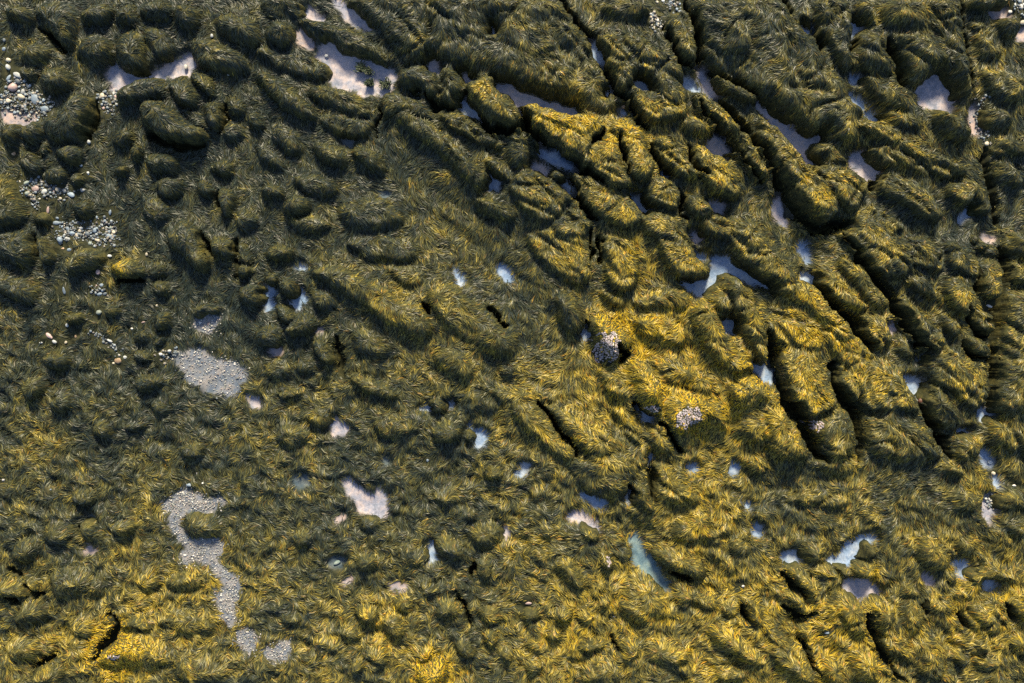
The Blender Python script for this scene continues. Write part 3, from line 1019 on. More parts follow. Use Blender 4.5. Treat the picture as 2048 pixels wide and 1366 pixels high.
def tint_material(name, rough=.7):
    m, nt, n, l, p = new_mat(name)
    a = n.new('ShaderNodeAttribute'); a.attribute_name = 'tint'
    tc = n.new('ShaderNodeTexCoord')
    z = n.new('ShaderNodeTexNoise'); z.inputs['Scale'].default_value = 40; z.inputs['Detail'].default_value = 6
    l.new(tc.outputs['Object'], z.inputs['Vector'])
    r = ramp(n, [(.3, (.6, .6, .6)), (.7, (1.15, 1.15, 1.15))])
    l.new(z.outputs['Fac'], r.inputs[0])
    mu = n.new('ShaderNodeMix'); mu.data_type = 'RGBA'; mu.blend_type = 'MULTIPLY'; mu.inputs[0].default_value = 1
    l.new(a.outputs['Color'], mu.inputs[6]); l.new(r.outputs[0], mu.inputs[7])
    l.new(mu.outputs[2], p.inputs['Base Color'])
    p.inputs['Roughness'].default_value = rough
    return m

M_FROND, M_ROCK, M_GROUND = frond_material(), rock_material(), ground_material()
M_CRUST, M_GRAVEL = tint_material('barnacles'), tint_material('gravel_stones')
M_WATER = {'p': water_material('clear_shallow_water', (.93, .95, .97)), 'b': water_material('blue_pool_water', (.84, .9, .96)),
           't': water_material('turquoise_water', (.84, .92, .93)), 'd': water_material('dark_pool_water', (.78, .84, .86)),
           'g': water_material('gravel_pool_water', (.92, .95, .97))}
BED = {'p': (.41, .375, .39), 'b': (.38, .43, .5), 't': (.2, .25, .265), 'd': (.15, .17, .18), 's': (.34, .29, .28), 'g': (.18, .19, .205)}  # blue-grey bed of the blue pools carries sky reflection in its colour
STONE_COL = {'blue': ((.24, .31, .39), (.13, .18, .24)), 'cream': ((.55, .5, .39), (.36, .33, .26)), 'pale': ((.45, .47, .47), (.26, .29, .31)),
             'pink': ((.46, .34, .32), (.3, .22, .22)), 'dark': ((.12, .15, .18), (.05, .065, .08)), 'tan': ((.42, .29, .17), (.28, .19, .12)),
             'white': ((.68, .66, .62), (.45, .45, .46)), 'green': ((.27, .32, .29), (.15, .19, .18)), 'red': ((.2, .08, .045), (.1, .045, .03))}
M_STONE = {k: stone_material(k + '_stone', *[tuple(.72 * q for q in c) for c in v]) for k, v in STONE_COL.items()}

def tag(o, label=None, cat=None, group=None, kind=None):
    if label: o['label'] = label
    if cat: o['category'] = cat
    if group: o['group'] = group
    if kind: o['kind'] = kind
    return o

def mesh_obj(name, V, F, mat, parent=None, smooth=True):
    me = bpy.data.meshes.new(name)
    me.from_pydata([tuple(v) for v in V], [], [tuple(f) for f in F])
    me.materials.append(mat)
    if smooth:
        me.polygons.foreach_set('use_smooth', [True] * len(me.polygons))
    o = bpy.data.objects.new(name, me)
    COL.objects.link(o)
    o.parent = parent
    return o

def mesh_np(name, V, loops, starts, mat, parent=None, smooth=False):
    me = bpy.data.meshes.new(name)
    me.vertices.add(len(V)); me.vertices.foreach_set('co', np.ascontiguousarray(V, np.float32).ravel())
    me.loops.add(len(loops)); me.loops.foreach_set('vertex_index', np.ascontiguousarray(loops, np.int32))
    me.polygons.add(len(starts)); me.polygons.foreach_set('loop_start', np.ascontiguousarray(starts, np.int32))
    if smooth:
        me.polygons.foreach_set('use_smooth', np.ones(len(starts), bool))
    me.update(calc_edges=True)
    me.materials.append(mat)
    o = bpy.data.objects.new(name, me)
    COL.objects.link(o)
    o.parent = parent
    return o

def set_tint(o, C, name='tint'):
    at = o.data.attributes.new(name, 'FLOAT_COLOR', 'POINT')
    at.data.foreach_set('color', np.ascontiguousarray(C, np.float32).ravel())

# ---------------------------------------------------------------- golden wrack zones and painted-in sunlit ledge tops
GOLDMAP = np.zeros((NY, NX))
for ln in GOLD.strip().split('\n'):
    a, b, r, s = map(float, ln.split())
    cx, cy = to_m(a, b)
    GOLDMAP = np.maximum(GOLDMAP, s * np.exp(-((GX - cx) ** 2 + (GY - cy) ** 2) / (r / 100) ** 2))

# ---------------------------------------------------------------- survey -> outlines
pools = []
SP = np.full((NY, NX), -9.0)              # signed distance to pools, positive inside
BEDC = np.zeros((NY, NX, 3)); SHAL = np.zeros((NY, NX), bool)
wobx = .08 * fbm(GX / .24, GY / .24, 21, 3); woby = .08 * fbm(GX / .24, GY / .24, 22, 3)
for sh, txt in POOLS.items():
    for ln in txt.strip().split('\n'):
        hd, pts = ln.split('|')
        P = chaikin(parse(sh, pts))
        w = window(P, .6)
        if w is None: continue
        d = sdist(P, GX[w] + wobx[w], GY[w] + woby[w])
        up = d > SP[w]
        SP[w][up] = d[up]; BEDC[w][up] = BED[hd[0]]; SHAL[w][up] = hd[0] in 'gs'
        pools.append(dict(k=hd[0], name=hd[2:].strip(), P=P, c=centroid(P), a=area_of(P)))
SP += .03
CV = np.full((NY, NX), 9.0)               # distance to cleft centre-lines in half-widths
for ln in CLEFTS.strip().split('\n'):
    hd, pts = ln.split('|')
    sh, wd = hd.split(); hw = float(wd) / 2 / 299.6
    P = parse(sh, pts, .15)
    w = window(P, .5)
    X, Y = GX[w] + wobx[w] * 1.3, GY[w] + woby[w] * 1.3
    d2 = np.full(X.shape, 99.0)
    n = len(P)
    for i in range(n - 1):
        (ax, ay), (bx, by) = P[i], P[i + 1]
        ex, ey = bx - ax, by - ay
        t = np.clip(((X - ax) * ex + (Y - ay) * ey) / (ex * ex + ey * ey), 0, 1)
        u = (i + t) / (n - 1)
        k = hw * (.35 + .65 * np.sin(np.pi * np.clip(u, .0, 1)) ** .6)
        d2 = np.minimum(d2, np.hypot(X - ax - t * ex, Y - ay - t * ey) / k)
    if sh not in 'CDHG': d2 = np.maximum(d2, .98)             # the low beds only have shallow furrows
    CV[w] = np.minimum(CV[w], d2)
CARVE = 1 - sstep(.75, 1.4, CV)

LF = .05 * fbm(GX / 3.1, GY / 3.1, 1, 2) + .03
ca, sa = math.cos(math.radians(-40)), math.sin(math.radians(-40))
SU, SV = GX * ca + GY * sa, -GX * sa + GY * ca            # along and across the strike of the beds
BEDS = (1 - 2 * np.abs(fbm(SU / 3.2, SV / .8, 15, 2))) * sstep(-6.0, 1.5, GX + .35 * GY)
LUMP = .065 * (1 - 2 * np.abs(fbm(SU / .75, SV / .45, 5, 2))) - .02 + (.03 + .03 * sstep(1.0, -3.0, GY + .3 * GX)) * fbm(GX / .24, GY / .24, 8, 2) + .02 * perlin(GX / .11, GY / .11, 12) + .07 * BEDS
kq = fbm(GX / .9, GY / .9, 95, 2)
CRACK = np.maximum(np.exp(-(perlin(SU / 1.0, SV / 1.5, 91) / .03) ** 2), np.exp(-(perlin(SU / 3.6, SV / .62, 93) / .045) ** 2)) * sstep(-3.0, 2.0, GX + .6 * GY) * sstep(-.25, .2, perlin(GX / 1.1, GY / 1.1, 97))
def facets(u, v, seed):
    """broken bedding: jittered cells, each with its own level and tilt; returns height and closeness to the nearest joint"""
    r_ = np.random.default_rng(seed)
    jx, jy, lv, tu, tv = r_.random((5, 64, 64))
    iu, iv = np.floor(u).astype(int), np.floor(v).astype(int)
    d1 = np.full(u.shape, 9.0); d2 = d1.copy(); h = np.zeros(u.shape)
    for a in (-1, 0, 1):
        for b in (-1, 0, 1):
            cu, cv = iu + a, iv + b
            k = (cv % 64, cu % 64)
            du, dv = u - cu - jx[k], v - cv - jy[k]
            d = np.hypot(du, dv)
            new = d < d1
            d2 = np.where(new, d1, np.minimum(d2, d))
            h = np.where(new, (lv[k] - .5) + .5 * (tu[k] - .5) * du + .9 * (tv[k] - .5) * dv, h)
            d1 = np.where(new, d, d1)
    return h, np.exp(-((d2 - d1) / .09) ** 2)
FAC, JOINT = facets(SU / 1.1 + .5 * kq, SV / .5 + .5 * kq, 5)
FW = sstep(-3.5, 1.0, GX + .5 * GY)
FAC = (.09 * FAC - .045 * JOINT) * FW
ROUGH = .6 + .9 * sstep(-2.5, 3.0, -GY + .12 * -GX)       # the low weed beds toward the bottom are lumpier

rocks = []
kx = .075 * fbm(GX / .4, GY / .4, 31, 3); ky = .075 * fbm(GX / .4, GY / .4, 32, 3)
for sh, txt in ROCKS.items():
    for idx, ln in enumerate(txt.strip().split('\n')):
        hd, pts = ln.split('|')
        short = hd.endswith('s'); hd = hd.rstrip('s')
        P = parse(sh, pts)
        a = area_of(P)
        H = .82 * float(hd) if hd else float(np.clip(.12 + .15 * math.sqrt(a), .14, .28)) * (1.35 if sh in 'AE' else 1.1) * random.uniform(.7, 1.3)
        if sh in 'IJKL': H *= 1.0
        P = chaikin(parse(sh, pts, .6 * H), 1 if short else 2)
        w = window(P, .3)
        if w is None: continue
        X, Y = GX[w] + kx[w], GY[w] + ky[w]
        d = sdist(P, X, Y)
        d = d + (.075 if short else .05 if H > .3 else .02)
        d = np.minimum(d, -SP[w] - .01)
        rin = max(d.max(), .08)
        c = centroid(P)
        ev, evec = np.linalg.eigh(np.cov((P - c).T))
        asp = math.sqrt(max(ev[1], 1e-6) / max(ev[0], 1e-6))
        big = a > 1.2 or asp > 2.2
        ww = min(rin * (.5 if big else .75), .12 if short else .24) if sh in 'ABCDEFGH' else min(rin * 1.0, .42)
        t = np.clip(d / ww, 0, 1)
        prof = np.sqrt(np.clip(1 - (1 - t) ** 2, 0, 1)) * .7 + .2 * sstep(0, 1, t) + .1 * sstep(0, 1, np.clip(d / max(rin, .1), 0, 1))
        ext = math.sqrt(ev[1]) * 1.6 + .05
        tilt = ((Y - c[1]) * .9 + (X - c[0]) * .25) / ext          # beds dip to the north: long tops face the sun, steep broken faces look south
        hh = H * (1 - (.3 if short else .15 if sh in 'ABCDEFGH' else .04) * np.clip(tilt, -1.2, 1.2))
        z = LF[w] + np.where(d > 0, hh * prof + (LUMP[w] * (.55 if short else .9)) * np.sqrt(t), d * 2.5)
        z = z - .12 * CRACK[w] * (t > .1) + FAC[w] * sstep(.05, .5, t)
        z = z - CARVE[w] * (z + .38) * (d > -.1)
        rocks.append(dict(sheet=sh, idx=idx, P=P, w=w, d=d, z=z, H=H, a=a, c=c, asp=asp, short=short, ax=evec[:, 1], px=centroid(parse(sh, pts))))

# the bed between the rocks
TOP = np.full((NY, NX), -9.0); OWN = np.full((NY, NX), -1)
for i, r in enumerate(rocks):
    up = (r['z'] > TOP[r['w']]) & (r['d'] > 0)
    TOP[r['w']][up] = r['z'][up]; OWN[r['w']][up] = i
fill = blur(np.where(TOP > -5, np.maximum(TOP - LF, 0), 0), .26 / RES)
G = LF + (.64 + .22 * sstep(-4.0, 0, GX) * sstep(-3.2, -.8, GY)) * fill + LUMP * ROUGH * .9 + .6 * FAC - .03
G -= CARVE * (G + .42)
wet = sstep(-.17, .03, SP)
dep = -.085 - .06 * sstep(.05, .5, SP) + .02 * fbm(GX / .3, GY / .3, 41, 2)
dep = np.where(SHAL, -.015 + .02 * fbm(GX / .3, GY / .3, 41, 2), dep)
G = np.where(SP > -.4, G * (1 - wet) + dep * wet, G)
OWN[(TOP < G)] = -1
HT = np.maximum(TOP, G)
WATER_Z = -.035

# ---------------------------------------------------------------- the ground sheet
def grid_mesh(name, Z, mask, w, mat, parent=None):
    """one quad per grid cell of the window that mask keeps"""
    ny, nx = Z.shape
    cell = mask[:-1, :-1] | mask[1:, :-1] | mask[:-1, 1:] | mask[1:, 1:]
    jj, ii = np.nonzero(cell)
    q = np.stack([jj * nx + ii, jj * nx + ii + 1, (jj + 1) * nx + ii + 1, (jj + 1) * nx + ii], 1)
    used, inv = np.unique(q.ravel(), return_inverse=True)
    V = np.stack([GX[w].ravel()[used], GY[w].ravel()[used], Z.ravel()[used]], 1)
    return V, inv.reshape(-1, 4), used

allw = (slice(0, NY), slice(0, NX))
under = blur((TOP > G + .06).astype(float), 1.2) > .97          # nothing can be seen of the bed deep under a rock
V, Q, used = grid_mesh('ground', G, ~under, allw, M_GROUND)
n0 = len(V)
R = 70.0
ring = np.array([[X0, Y0], [X1, Y0], [X1, Y1], [X0, Y1], [-R, -R], [R, -R], [R, R], [-R, R]])
V = np.concatenate([V, np.c_[ring, np.r_[np.full(4, -.1), np.full(4, -.2)]]])
Q = np.concatenate([Q, n0 + np.array([[4, 5, 1, 0], [5, 6, 2, 1], [6, 7, 3, 2], [7, 4, 0, 3]])])
ground = mesh_np('ground', V, Q.ravel(), np.arange(len(Q)) * 4, M_GROUND, smooth=True)
bedA = sstep(-.10, .03, SP + .03 * fbm(GX / .12, GY / .12, 44, 2))
set_tint(ground, np.concatenate([np.concatenate([BEDC, bedA[..., None]], 2).reshape(-1, 4)[used], np.zeros((8, 4))]), 'bed')
tag(ground, 'dark muddy shore bed with pale sand under the pools', 'ground', kind='structure')

# ---------------------------------------------------------------- words for labels
KEY = {  # survey sheet and row -> (label, phrase other things can refer to)
    ('C', 0): ('long ledge with a flat bright golden top beside the long pale channel', 'the long golden ledge'),
    ('C', 1): ('blunt golden-topped block with a cleft on either side, beside the long golden ledge', 'the blunt golden block'),
    ('A', 0): ('large egg-shaped boulder with striped combed weed beside the upper cobbles', 'the striped egg-shaped boulder'),
    ('A', 7): ('big humped boulder with yellow combed weed and a black shadow beneath', 'the big humped boulder'),
    ('B', 0): ('lone dark three-sided boulder near the short pale streak of water', 'the dark three-sided boulder'),
    ('B', 1): ('huge sloping weedy slab above the long pale channel', 'the huge sloping slab'),
    ('B', 12): ('oval boulder with dark rim alone on the upper weed flat', 'the dark-rimmed oval boulder'),
    ('C', 11): ('long thin straight ridge running beside the pale kite-shaped pool', 'the long thin ridge'),
    ('C', 12): ('broad wavy-weeded slab right of the top clefts', 'the broad wavy slab'),
    ('D', 3): ('dark blocky boulder just below the bright white ragged pool', 'the dark blocky boulder'),
    ('E', 2): ('tall elongated boulder with smooth combed weed beside a dark gap', 'the tall combed boulder'),
    ('G', 0): ('rock with a pale lavender barnacled tip and yellow wrack', 'the barnacled lavender tip'),
    ('G', 1): ('stubby rock capped with bright yellow wrack above the little blue pool', 'the yellow-capped stub'),
    ('G', 2): ('broad golden rock with a grey barnacled bald spot', 'the bald barnacled rock'),
    ('G', 4): ('golden wedge-shaped rock with a flat lower edge', 'the golden wedge'),
    ('G', 5): ('small oval boulder standing at the largest blue pool', 'the small oval boulder by the pool'),
    ('I', 0): ('pointed golden rock with bright yellow tip beside a black cleft', 'the pointed golden rock'),
    ('J', 14): ('bright yellow tuft-covered rock on the bottom edge', 'the bright bottom-edge tuft'),
    ('L', 3): ('round golden tuft-covered rock like a pincushion', 'the golden pincushion rock'),
    ('H', 20): ('long flat slab along the right edge beyond the long black cleft', 'the flat slab on the right edge'),
    ('F', 11): ('oval boulder with smooth outline beside the crooked blue pool', 'the smooth oval boulder'),
    ('L', 5): ('large rounded yellow-edged mound beside a small blue pool', 'the large yellow-edged mound'),
}
marks = [(p['c'], p['name']) for p in pools if p['name']]
for r in rocks:
    if (r['sheet'], r['idx']) in KEY:
        marks.append((r['px'], KEY[(r['sheet'], r['idx'])][1]))
marks += [(np.array(to_m(*q)), nm) for q, nm in (((0, 683), 'the middle of the left edge'), ((0, 1366), 'the bottom left corner'), ((1024, 1366), 'the middle of the bottom edge'),
          ((2048, 1366), 'the bottom right corner'), ((2048, 683), 'the middle of the right edge'), ((0, 0), 'the top left corner'), ((1024, 0), 'the middle of the top edge'), ((2048, 0), 'the top right corner'))]
SEEN = set()
def where(c):
    c = np.asarray(c)
    for m, nm in sorted(marks, key=lambda m: np.hypot(*(m[0] - c))):
        dx, dy = c - m
        D = math.hypot(dx, dy)
        if D < .12: continue
        far = 'just ' if D < .75 else ('' if D < 2.2 else 'well ')
        a = math.degrees(math.atan2(dy, dx)) % 360
        rel = ['right of', 'above and right of', 'above', 'above and left of', 'left of', 'below and left of', 'below', 'below and right of'][int(((a + 22.5) % 360) // 45)]
        yield far + rel + ' ' + nm
def unique(front, c):
    first = None
    for wds in where(c):
        s = front + ' ' + wds
        if len(s.split()) > 16: continue
        first = first or s
        if s not in SEEN:
            SEEN.add(s); return s
    return first

# ---------------------------------------------------------------- rocks
gold_at = lambda c: float(samp(GOLDMAP, np.array([c[0]]), np.array([c[1]]))[0])
for i, r in enumerate(rocks):
    w = r['w']
    keep = (r['d'] > -.12) & (r['z'] > G[w] - .12)
    if not keep.any():
        keep = r['d'] > -.12
    V, Q, used = grid_mesh('rock', r['z'], keep, w, M_ROCK)
    long_ = r['asp'] > 2.1
    name = 'rock_slab' if r['a'] > 2.6 and not long_ else ('rock_ledge' if long_ or (r['short'] and r['a'] > .5) else 'boulder')
    c3 = np.array([r['c'][0], r['c'][1], 0.0])
    o = bpy.data.objects.new(name, None); COL.objects.link(o)
    o.location = c3; o.empty_display_size = .1
    mesh_np('stone', V - c3, Q.ravel(), np.arange(len(Q)) * 4, M_ROCK, o, smooth=True)
    key = (r['sheet'], r['idx'])
    if key in KEY:
        lab = KEY[key][0]; SEEN.add(lab)
    else:
        a = r['a']
        size = 'tiny' if a < .1 else 'small' if a < .3 else 'mid-sized' if a < .8 else 'large' if a < 2 else 'broad'
        shape = ('long' if long_ else 'oval' if r['asp'] > 1.45 else 'rounded')
        g = gold_at(r['px'])
        tone = 'golden' if g > .42 else 'olive-gold' if g > .2 else 'olive'
        lab = unique(f"{size} {shape} {tone} weedy {'ledge' if name == 'rock_ledge' else 'slab' if name == 'rock_slab' else 'rock'}", r['px'])
    tag(o, lab, {'rock_slab': 'rock slab', 'rock_ledge': 'rock ledge', 'boulder': 'boulder'}[name],
        {'rock_slab': 'weed-covered slabs', 'rock_ledge': 'weed-covered ledges', 'boulder': 'weed-covered boulders'}[name])
    r['o'] = o; r['c3'] = c3

# ---------------------------------------------------------------- water in the pools
def grow(P, e):
    n = np.roll(P, -1, 0) - np.roll(P, 1, 0)
    n = np.c_[n[:, 1], -n[:, 0]] / (np.hypot(n[:, 0], n[:, 1])[:, None] + 1e-9)
    if sdist(P, np.array([P[0, 0] + n[0, 0] * .01]), np.array([P[0, 1] + n[0, 1] * .01]))[0] > 0: n = -n
    return P + n * e
for p in pools:
    if p['k'] == 's' or (p['k'] == 'g' and 'pool' not in p['name']): continue
    w = window(p['P'], .3)
    d = sdist(p['P'], GX[w], GY[w])
    keep = (d > -.14) & (G[w] < WATER_Z + (.04 if p['k'] == 'g' else .01))
    if not keep.any(): continue
    V, Q, used = grid_mesh('water', np.full(d.shape, WATER_Z + (.02 if p['k'] == 'g' else 0)), keep, w, None)
    o = mesh_np('water', V, Q.ravel(), np.arange(len(Q)) * 4, M_WATER[p['k']], smooth=True)
    if p['name']:
        lab = p['name'][4:] + ' between weedy rocks'
        SEEN.add(lab)
    else:
        lab = unique({'p': 'small pale pool', 'b': 'small blue pool', 'd': 'small dark pool', 'g': 'gravelly pool', 't': 'teal pool'}[p['k']], p['c'])
    tag(o, lab, 'pool', 'tide pools', 'structure')

# ---------------------------------------------------------------- barnacle crusts on bald rock tips
BALD = np.zeros((NY, NX), bool)
for ln in BARNACLES.strip().split('\n'):
    sh, x, y, rx, ry = ln.split()
    ox, oy = SHEET[sh]
    cx, cy = to_m(ox + float(x) / 2.996, oy + float(y) / 2.996, .55)
    rx, ry = float(rx) / 299.6, float(ry) / 299.6
    wob = 1 + 1.0 * fbm(GX / .16, GY / .16, 51, 3)
    BALD |= ((GX - cx) / rx) ** 2 + ((GY - cy) / ry) ** 2 < wob
    VV, FF, CC = [], [], []
    s = .036
    for a in np.arange(cx - rx * 1.4, cx + rx * 1.4, s):
        for b in np.arange(cy - ry * 1.4, cy + ry * 1.4, s * .9):
            u = a + random.uniform(-.4, .4) * s; v = b + random.uniform(-.4, .4) * s
            e = ((u - cx) / rx) ** 2 + ((v - cy) / ry) ** 2
            if e > 1 + 1.3 * float(fbm(np.array([u / .16]), np.array([v / .16]), 51, 3)[0]): continue
            zc = float(samp(HT, np.array([u]), np.array([v]))[0])
            k = random.randint(5, 7); th0 = random.random() * 6
            rr = [s * random.uniform(.4, .62) for _ in range(k)]
            hb = random.uniform(.004, .013)
            base = len(VV)
            for ring_s, zz in ((1, -.02), (.92, hb * .7), (.5, hb)):
                for q in range(k):
                    th = th0 + q * 2 * math.pi / k
                    px_, py_ = u + rr[q] * ring_s * math.cos(th), v + rr[q] * ring_s * math.sin(th)
                    VV.append((px_, py_, float(samp(HT, np.array([px_]), np.array([py_]))[0]) + zz))
            VV.append((u, v, zc + hb * .8))
            for lv in (0, k):
                for q in range(k):
                    FF.append((base + lv + q, base + lv + (q + 1) % k, base + lv + k + (q + 1) % k, base + lv + k + q))
            for q in range(k):
                FF.append((base + 2 * k + q, base + 2 * k + (q + 1) % k, base + 3 * k))
            col = random.choice([(.36, .31, .36), (.42, .34, .35), (.3, .28, .31), (.46, .38, .35), (.24, .22, .23)])
            if random.random() < .06: col = (.45, .3, .03)
            j = random.uniform(.6, 1.0)
            CC += [(col[0] * j, col[1] * j, col[2] * j, 1)] * (3 * k + 1)
    if not VV: continue
    ow = int(OWN[int((cy - Y0) / RES), int((cx - X0) / RES)])
    par = rocks[ow]['o'] if ow >= 0 else None
    off = rocks[ow]['c3'] if ow >= 0 else np.zeros(3)
    o = mesh_obj('barnacle_crust', np.array(VV) - off, FF, M_CRUST, par, smooth=False)
    set_tint(o, np.array(CC)); o['kind'] = 'stuff'
    o['label'] = 'pale lavender crust of barnacles on bare rock'
    if par is None: o['category'] = 'barnacles'

# ---------------------------------------------------------------- loose stones
def ico(sub, seed, rough):
    import bmesh
    bm = bmesh.new(); bmesh.ops.create_icosphere(bm, subdivisions=sub, radius=1)
    V = np.array([v.co[:] for v in bm.verts]); F = [[v.index for v in f.verts] for f in bm.faces]; bm.free()
    r_ = np.random.default_rng(seed)
    k = r_.normal(size=(5, 3)); k /= np.linalg.norm(k, axis=1)[:, None]
    ph = r_.random(5) * 6; am = r_.random(5) * rough
    s = 1 + sum(a * np.sin(V @ q * 2.2 + f) for a, q, f in zip(am, k, ph))
    for q in k[:3]:                                             # a few worn flats
        h = V @ q
        s = np.where(h > .72, s * (.72 / np.maximum(h, .72)) ** .8, s)
    V = V * s[:, None]
    V[:, 2] = np.where(V[:, 2] < -.55, -.55, V[:, 2])
    return V / np.abs(V[:, :2]).max(), F
STONE_ME = {}
def stone(col, shape):
    key = (col, shape)
    if key not in STONE_ME:
        V, F = ico(2, 100 + shape, .2)
        me = bpy.data.meshes.new('cobble'); me.from_pydata(V.tolist(), [], F); me.materials.append(M_STONE[col])
        me.polygons.foreach_set('use_smooth', [True] * len(F))
        STONE_ME[key] = me
    return STONE_ME[key]
STONE_FREE = np.zeros((NY, NX), bool)
def put_stone(name, cx, cy, a, b, turn, col, z=None):
    o = bpy.data.objects.new(name, stone(col, random.randint(0, 5)))
    h = min(a, b) * random.uniform(.6, .85)
    zz = float(samp(G, np.array([cx]), np.array([cy]))[0])
    if z is None: zz = max(zz, -.06 if zz < -.05 else zz)
    o.location = (cx, cy, zz + h * .35)
    o.scale = (a, b, h)
    o.rotation_euler = (random.uniform(-.15, .15), random.uniform(-.15, .15), math.radians(turn) + random.choice((0, math.pi)))
    COL.objects.link(o)
    i, j = int((cx - X0) / RES), int((cy - Y0) / RES)
    m = int(max(a, b) / RES) + 1
    STONE_FREE[max(j - m, 0):j + m + 1, max(i - m, 0):i + m + 1] = True
    return o
ADJ = {'blue': 'blue-grey', 'dark': 'dark slate', 'green': 'greenish grey', 'red': 'red-brown', 'pale': 'pale grey', 'pink': 'pinkish'}
for ln in STONES.strip().split('\n'):
    sh, x, y, a, b, t, col = ln.split()
    ox, oy = SHEET[sh]
    cx, cy = to_m(ox + float(x) / 2.996, oy + float(y) / 2.996, .05)
    a, b = float(a) / 299.6, float(b) / 299.6
    o = put_stone('cobble', cx, cy, a, b, float(t), col)
    k = max(a, b)
    tag(o, unique(f"{'large' if k > .095 else 'mid-sized' if k > .055 else 'small'} {'long' if k / min(a, b) > 1.6 else 'rounded'} {ADJ.get(col, col)} cobble", (cx, cy)), 'cobble', 'single cobbles lying on the shore')
HEAPM = np.zeros((NY, NX), bool)
for hi, ln in enumerate(HEAPS.strip().split('\n')):
    hd, pts = ln.split('|')
    sh, n, lab = hd.split(' ', 2)
    P = parse(sh, pts)
    w = window(P, .2)
    HEAPM[w] |= sdist(P, GX[w], GY[w]) > -.02
    lo, hi_ = P.min(0), P.max(0)
    put, tries = [], 0
    while len(put) < int(n) and tries < 4000:
        tries += 1
        c = lo + rng.random(2) * (hi_ - lo)
        if sdist(P, c[:1], c[1:])[0] < 0: continue
        if STONE_FREE[int((c[1] - Y0) / RES), int((c[0] - X0) / RES)] and random.random() < .8: continue
        s = .013 + .045 * random.random() ** 2.5
        if any(np.hypot(*(c - q[0])) < (s + q[1]) * .85 for q in put): continue
        put.append((c, s))
        col = random.choice(['blue', 'blue', 'pale', 'cream', 'dark', 'green', 'pink', 'pale'] if 'white' not in lab and 'pale' not in lab else ['white', 'pale', 'cream', 'white'])
        if 'blue' in lab: col = random.choice(['blue', 'blue', 'pale', 'blue', 'cream', 'green'])
        o = put_stone('pebble', c[0], c[1], s, s * random.uniform(.65, 1), random.uniform(0, 180), col)
        what = 'tiny' if s < .018 else 'small' if s < .035 else 'larger'
        l2 = lab.replace('blue-grey ', '').replace('pale ', '').replace('white ', '').replace('tiny ', '').replace('small ', '')
        kind_ = 'stone' if l2.startswith('stone') else 'pebble'
        tag(o, f"{what} {ADJ.get(col, col)} {l2}", 'pebble', l2.replace(kind_, kind_ + 's', 1))

def fine_stones(P, dens, smin, smax, pal, spread, jit, label):
    V0, F0 = ico(1, 7, .22)
    F0 = np.array(F0)
    lo, hi_ = P.min(0) - .12, P.max(0) + .12
    n = int((hi_ - lo).prod() * dens)
    c = lo + rng.random((n, 2)) * (hi_ - lo)
    c = c[sdist(P, c[:, 0], c[:, 1]) + spread * rng.normal(size=n) > 0]
    n = len(c)
    sc = smin + (smax - smin) * rng.random(n) ** 3
    th = rng.random(n) * 6.28
    ct, st_ = np.cos(th), np.sin(th)
    L = V0[None] * np.stack([sc, sc * (.5 + .5 * rng.random(n)), sc * .45], 1)[:, None]
    W = np.stack([L[..., 0] * ct[:, None] - L[..., 1] * st_[:, None], L[..., 0] * st_[:, None] + L[..., 1] * ct[:, None], L[..., 2]], 2)
    W[..., 0] += c[:, :1]; W[..., 1] += c[:, 1:]
    W[..., 2] += (samp(G, c[:, 0], c[:, 1]) + sc * .4)[:, None]
    Fa = (F0[None] + (np.arange(n) * len(V0))[:, None, None]).reshape(-1, 3)
    o = mesh_np('gravel', W.reshape(-1, 3), Fa.ravel(), np.arange(len(Fa)) * 3, M_GRAVEL, smooth=False)
    C = np.array(pal)[rng.integers(0, len(pal), n)] * rng.uniform(*jit, (n, 1))
    set_tint(o, np.repeat(np.c_[C, np.ones(n)], len(V0), 0))
    return tag(o, label, 'gravel', kind='stuff')

# gravel: too fine to count
GREYS = [(.3, .32, .34), (.42, .42, .4), (.22, .25, .27), (.52, .5, .47), (.34, .36, .33), (.4, .34, .31), (.62, .6, .57)]
for p in [q for q in pools if q['k'] == 'g']:
    inpool = 'pool' in p['name']
    fine_stones(p['P'], 1500 if inpool else 3400, .004, .024, GREYS, .09, (.35, .95), 'loose grey and white gravel in ' + p['name'])
SHINGLE = [(.17, .22, .27), (.24, .28, .31), (.1, .12, .14), (.3, .28, .24), (.2, .19, .18), (.14, .17, .19), (.22, .26, .29)]
for ln in HEAPS.strip().split('\n'):
    hd, pts = ln.split('|')
    sh, n, lab = hd.split(' ', 2)
    fine_stones(parse(sh, pts), 1300, .007, .042, SHINGLE, .05, (.35, 1.0), 'fine dark shingle under each ' + lab)

# ---------------------------------------------------------------- seaweed fronds
HS = blur(HT, .085 / RES)
gyS, gxS = np.gradient(HS, RES)
HF = blur(HT, .03 / RES)
gyF, gxF = np.gradient(HF, RES)
SLOPE = np.hypot(gxF, gyF)
wild = 1 - .55 * sstep(-4.0, 2.0, GX + .5 * GY)               # sheets hang one way on the ledges, swirl on the low beds
an = 2 * np.pi * wild * (.95 * fbm(GX / 1.1, GY / 1.1, 61, 2) + .42 * perlin(GX / .34, GY / .34, 66) + .3 * perlin(GX / .15, GY / .15, 67)) - 1.75
U = -gxS * 1.0 + .6 * np.cos(an); Vv = -gyS * 1.0 + .6 * np.sin(an)
nn = np.hypot(U, Vv) + 1e-6
U /= nn; Vv /= nn
HC = np.maximum(HT, WATER_Z + .006)
SHORT = np.zeros((NY, NX), bool)
for i, r in enumerate(rocks):
    if r['short']:
        SHORT[r['w']] |= (OWN[r['w']] == i) & (r['d'] > .05) & (SLOPE[r['w']] < .55)
SHORT |= GOLDMAP * (1 + .6 * fbm(GX / .3, GY / .3, 77, 2)) > .62
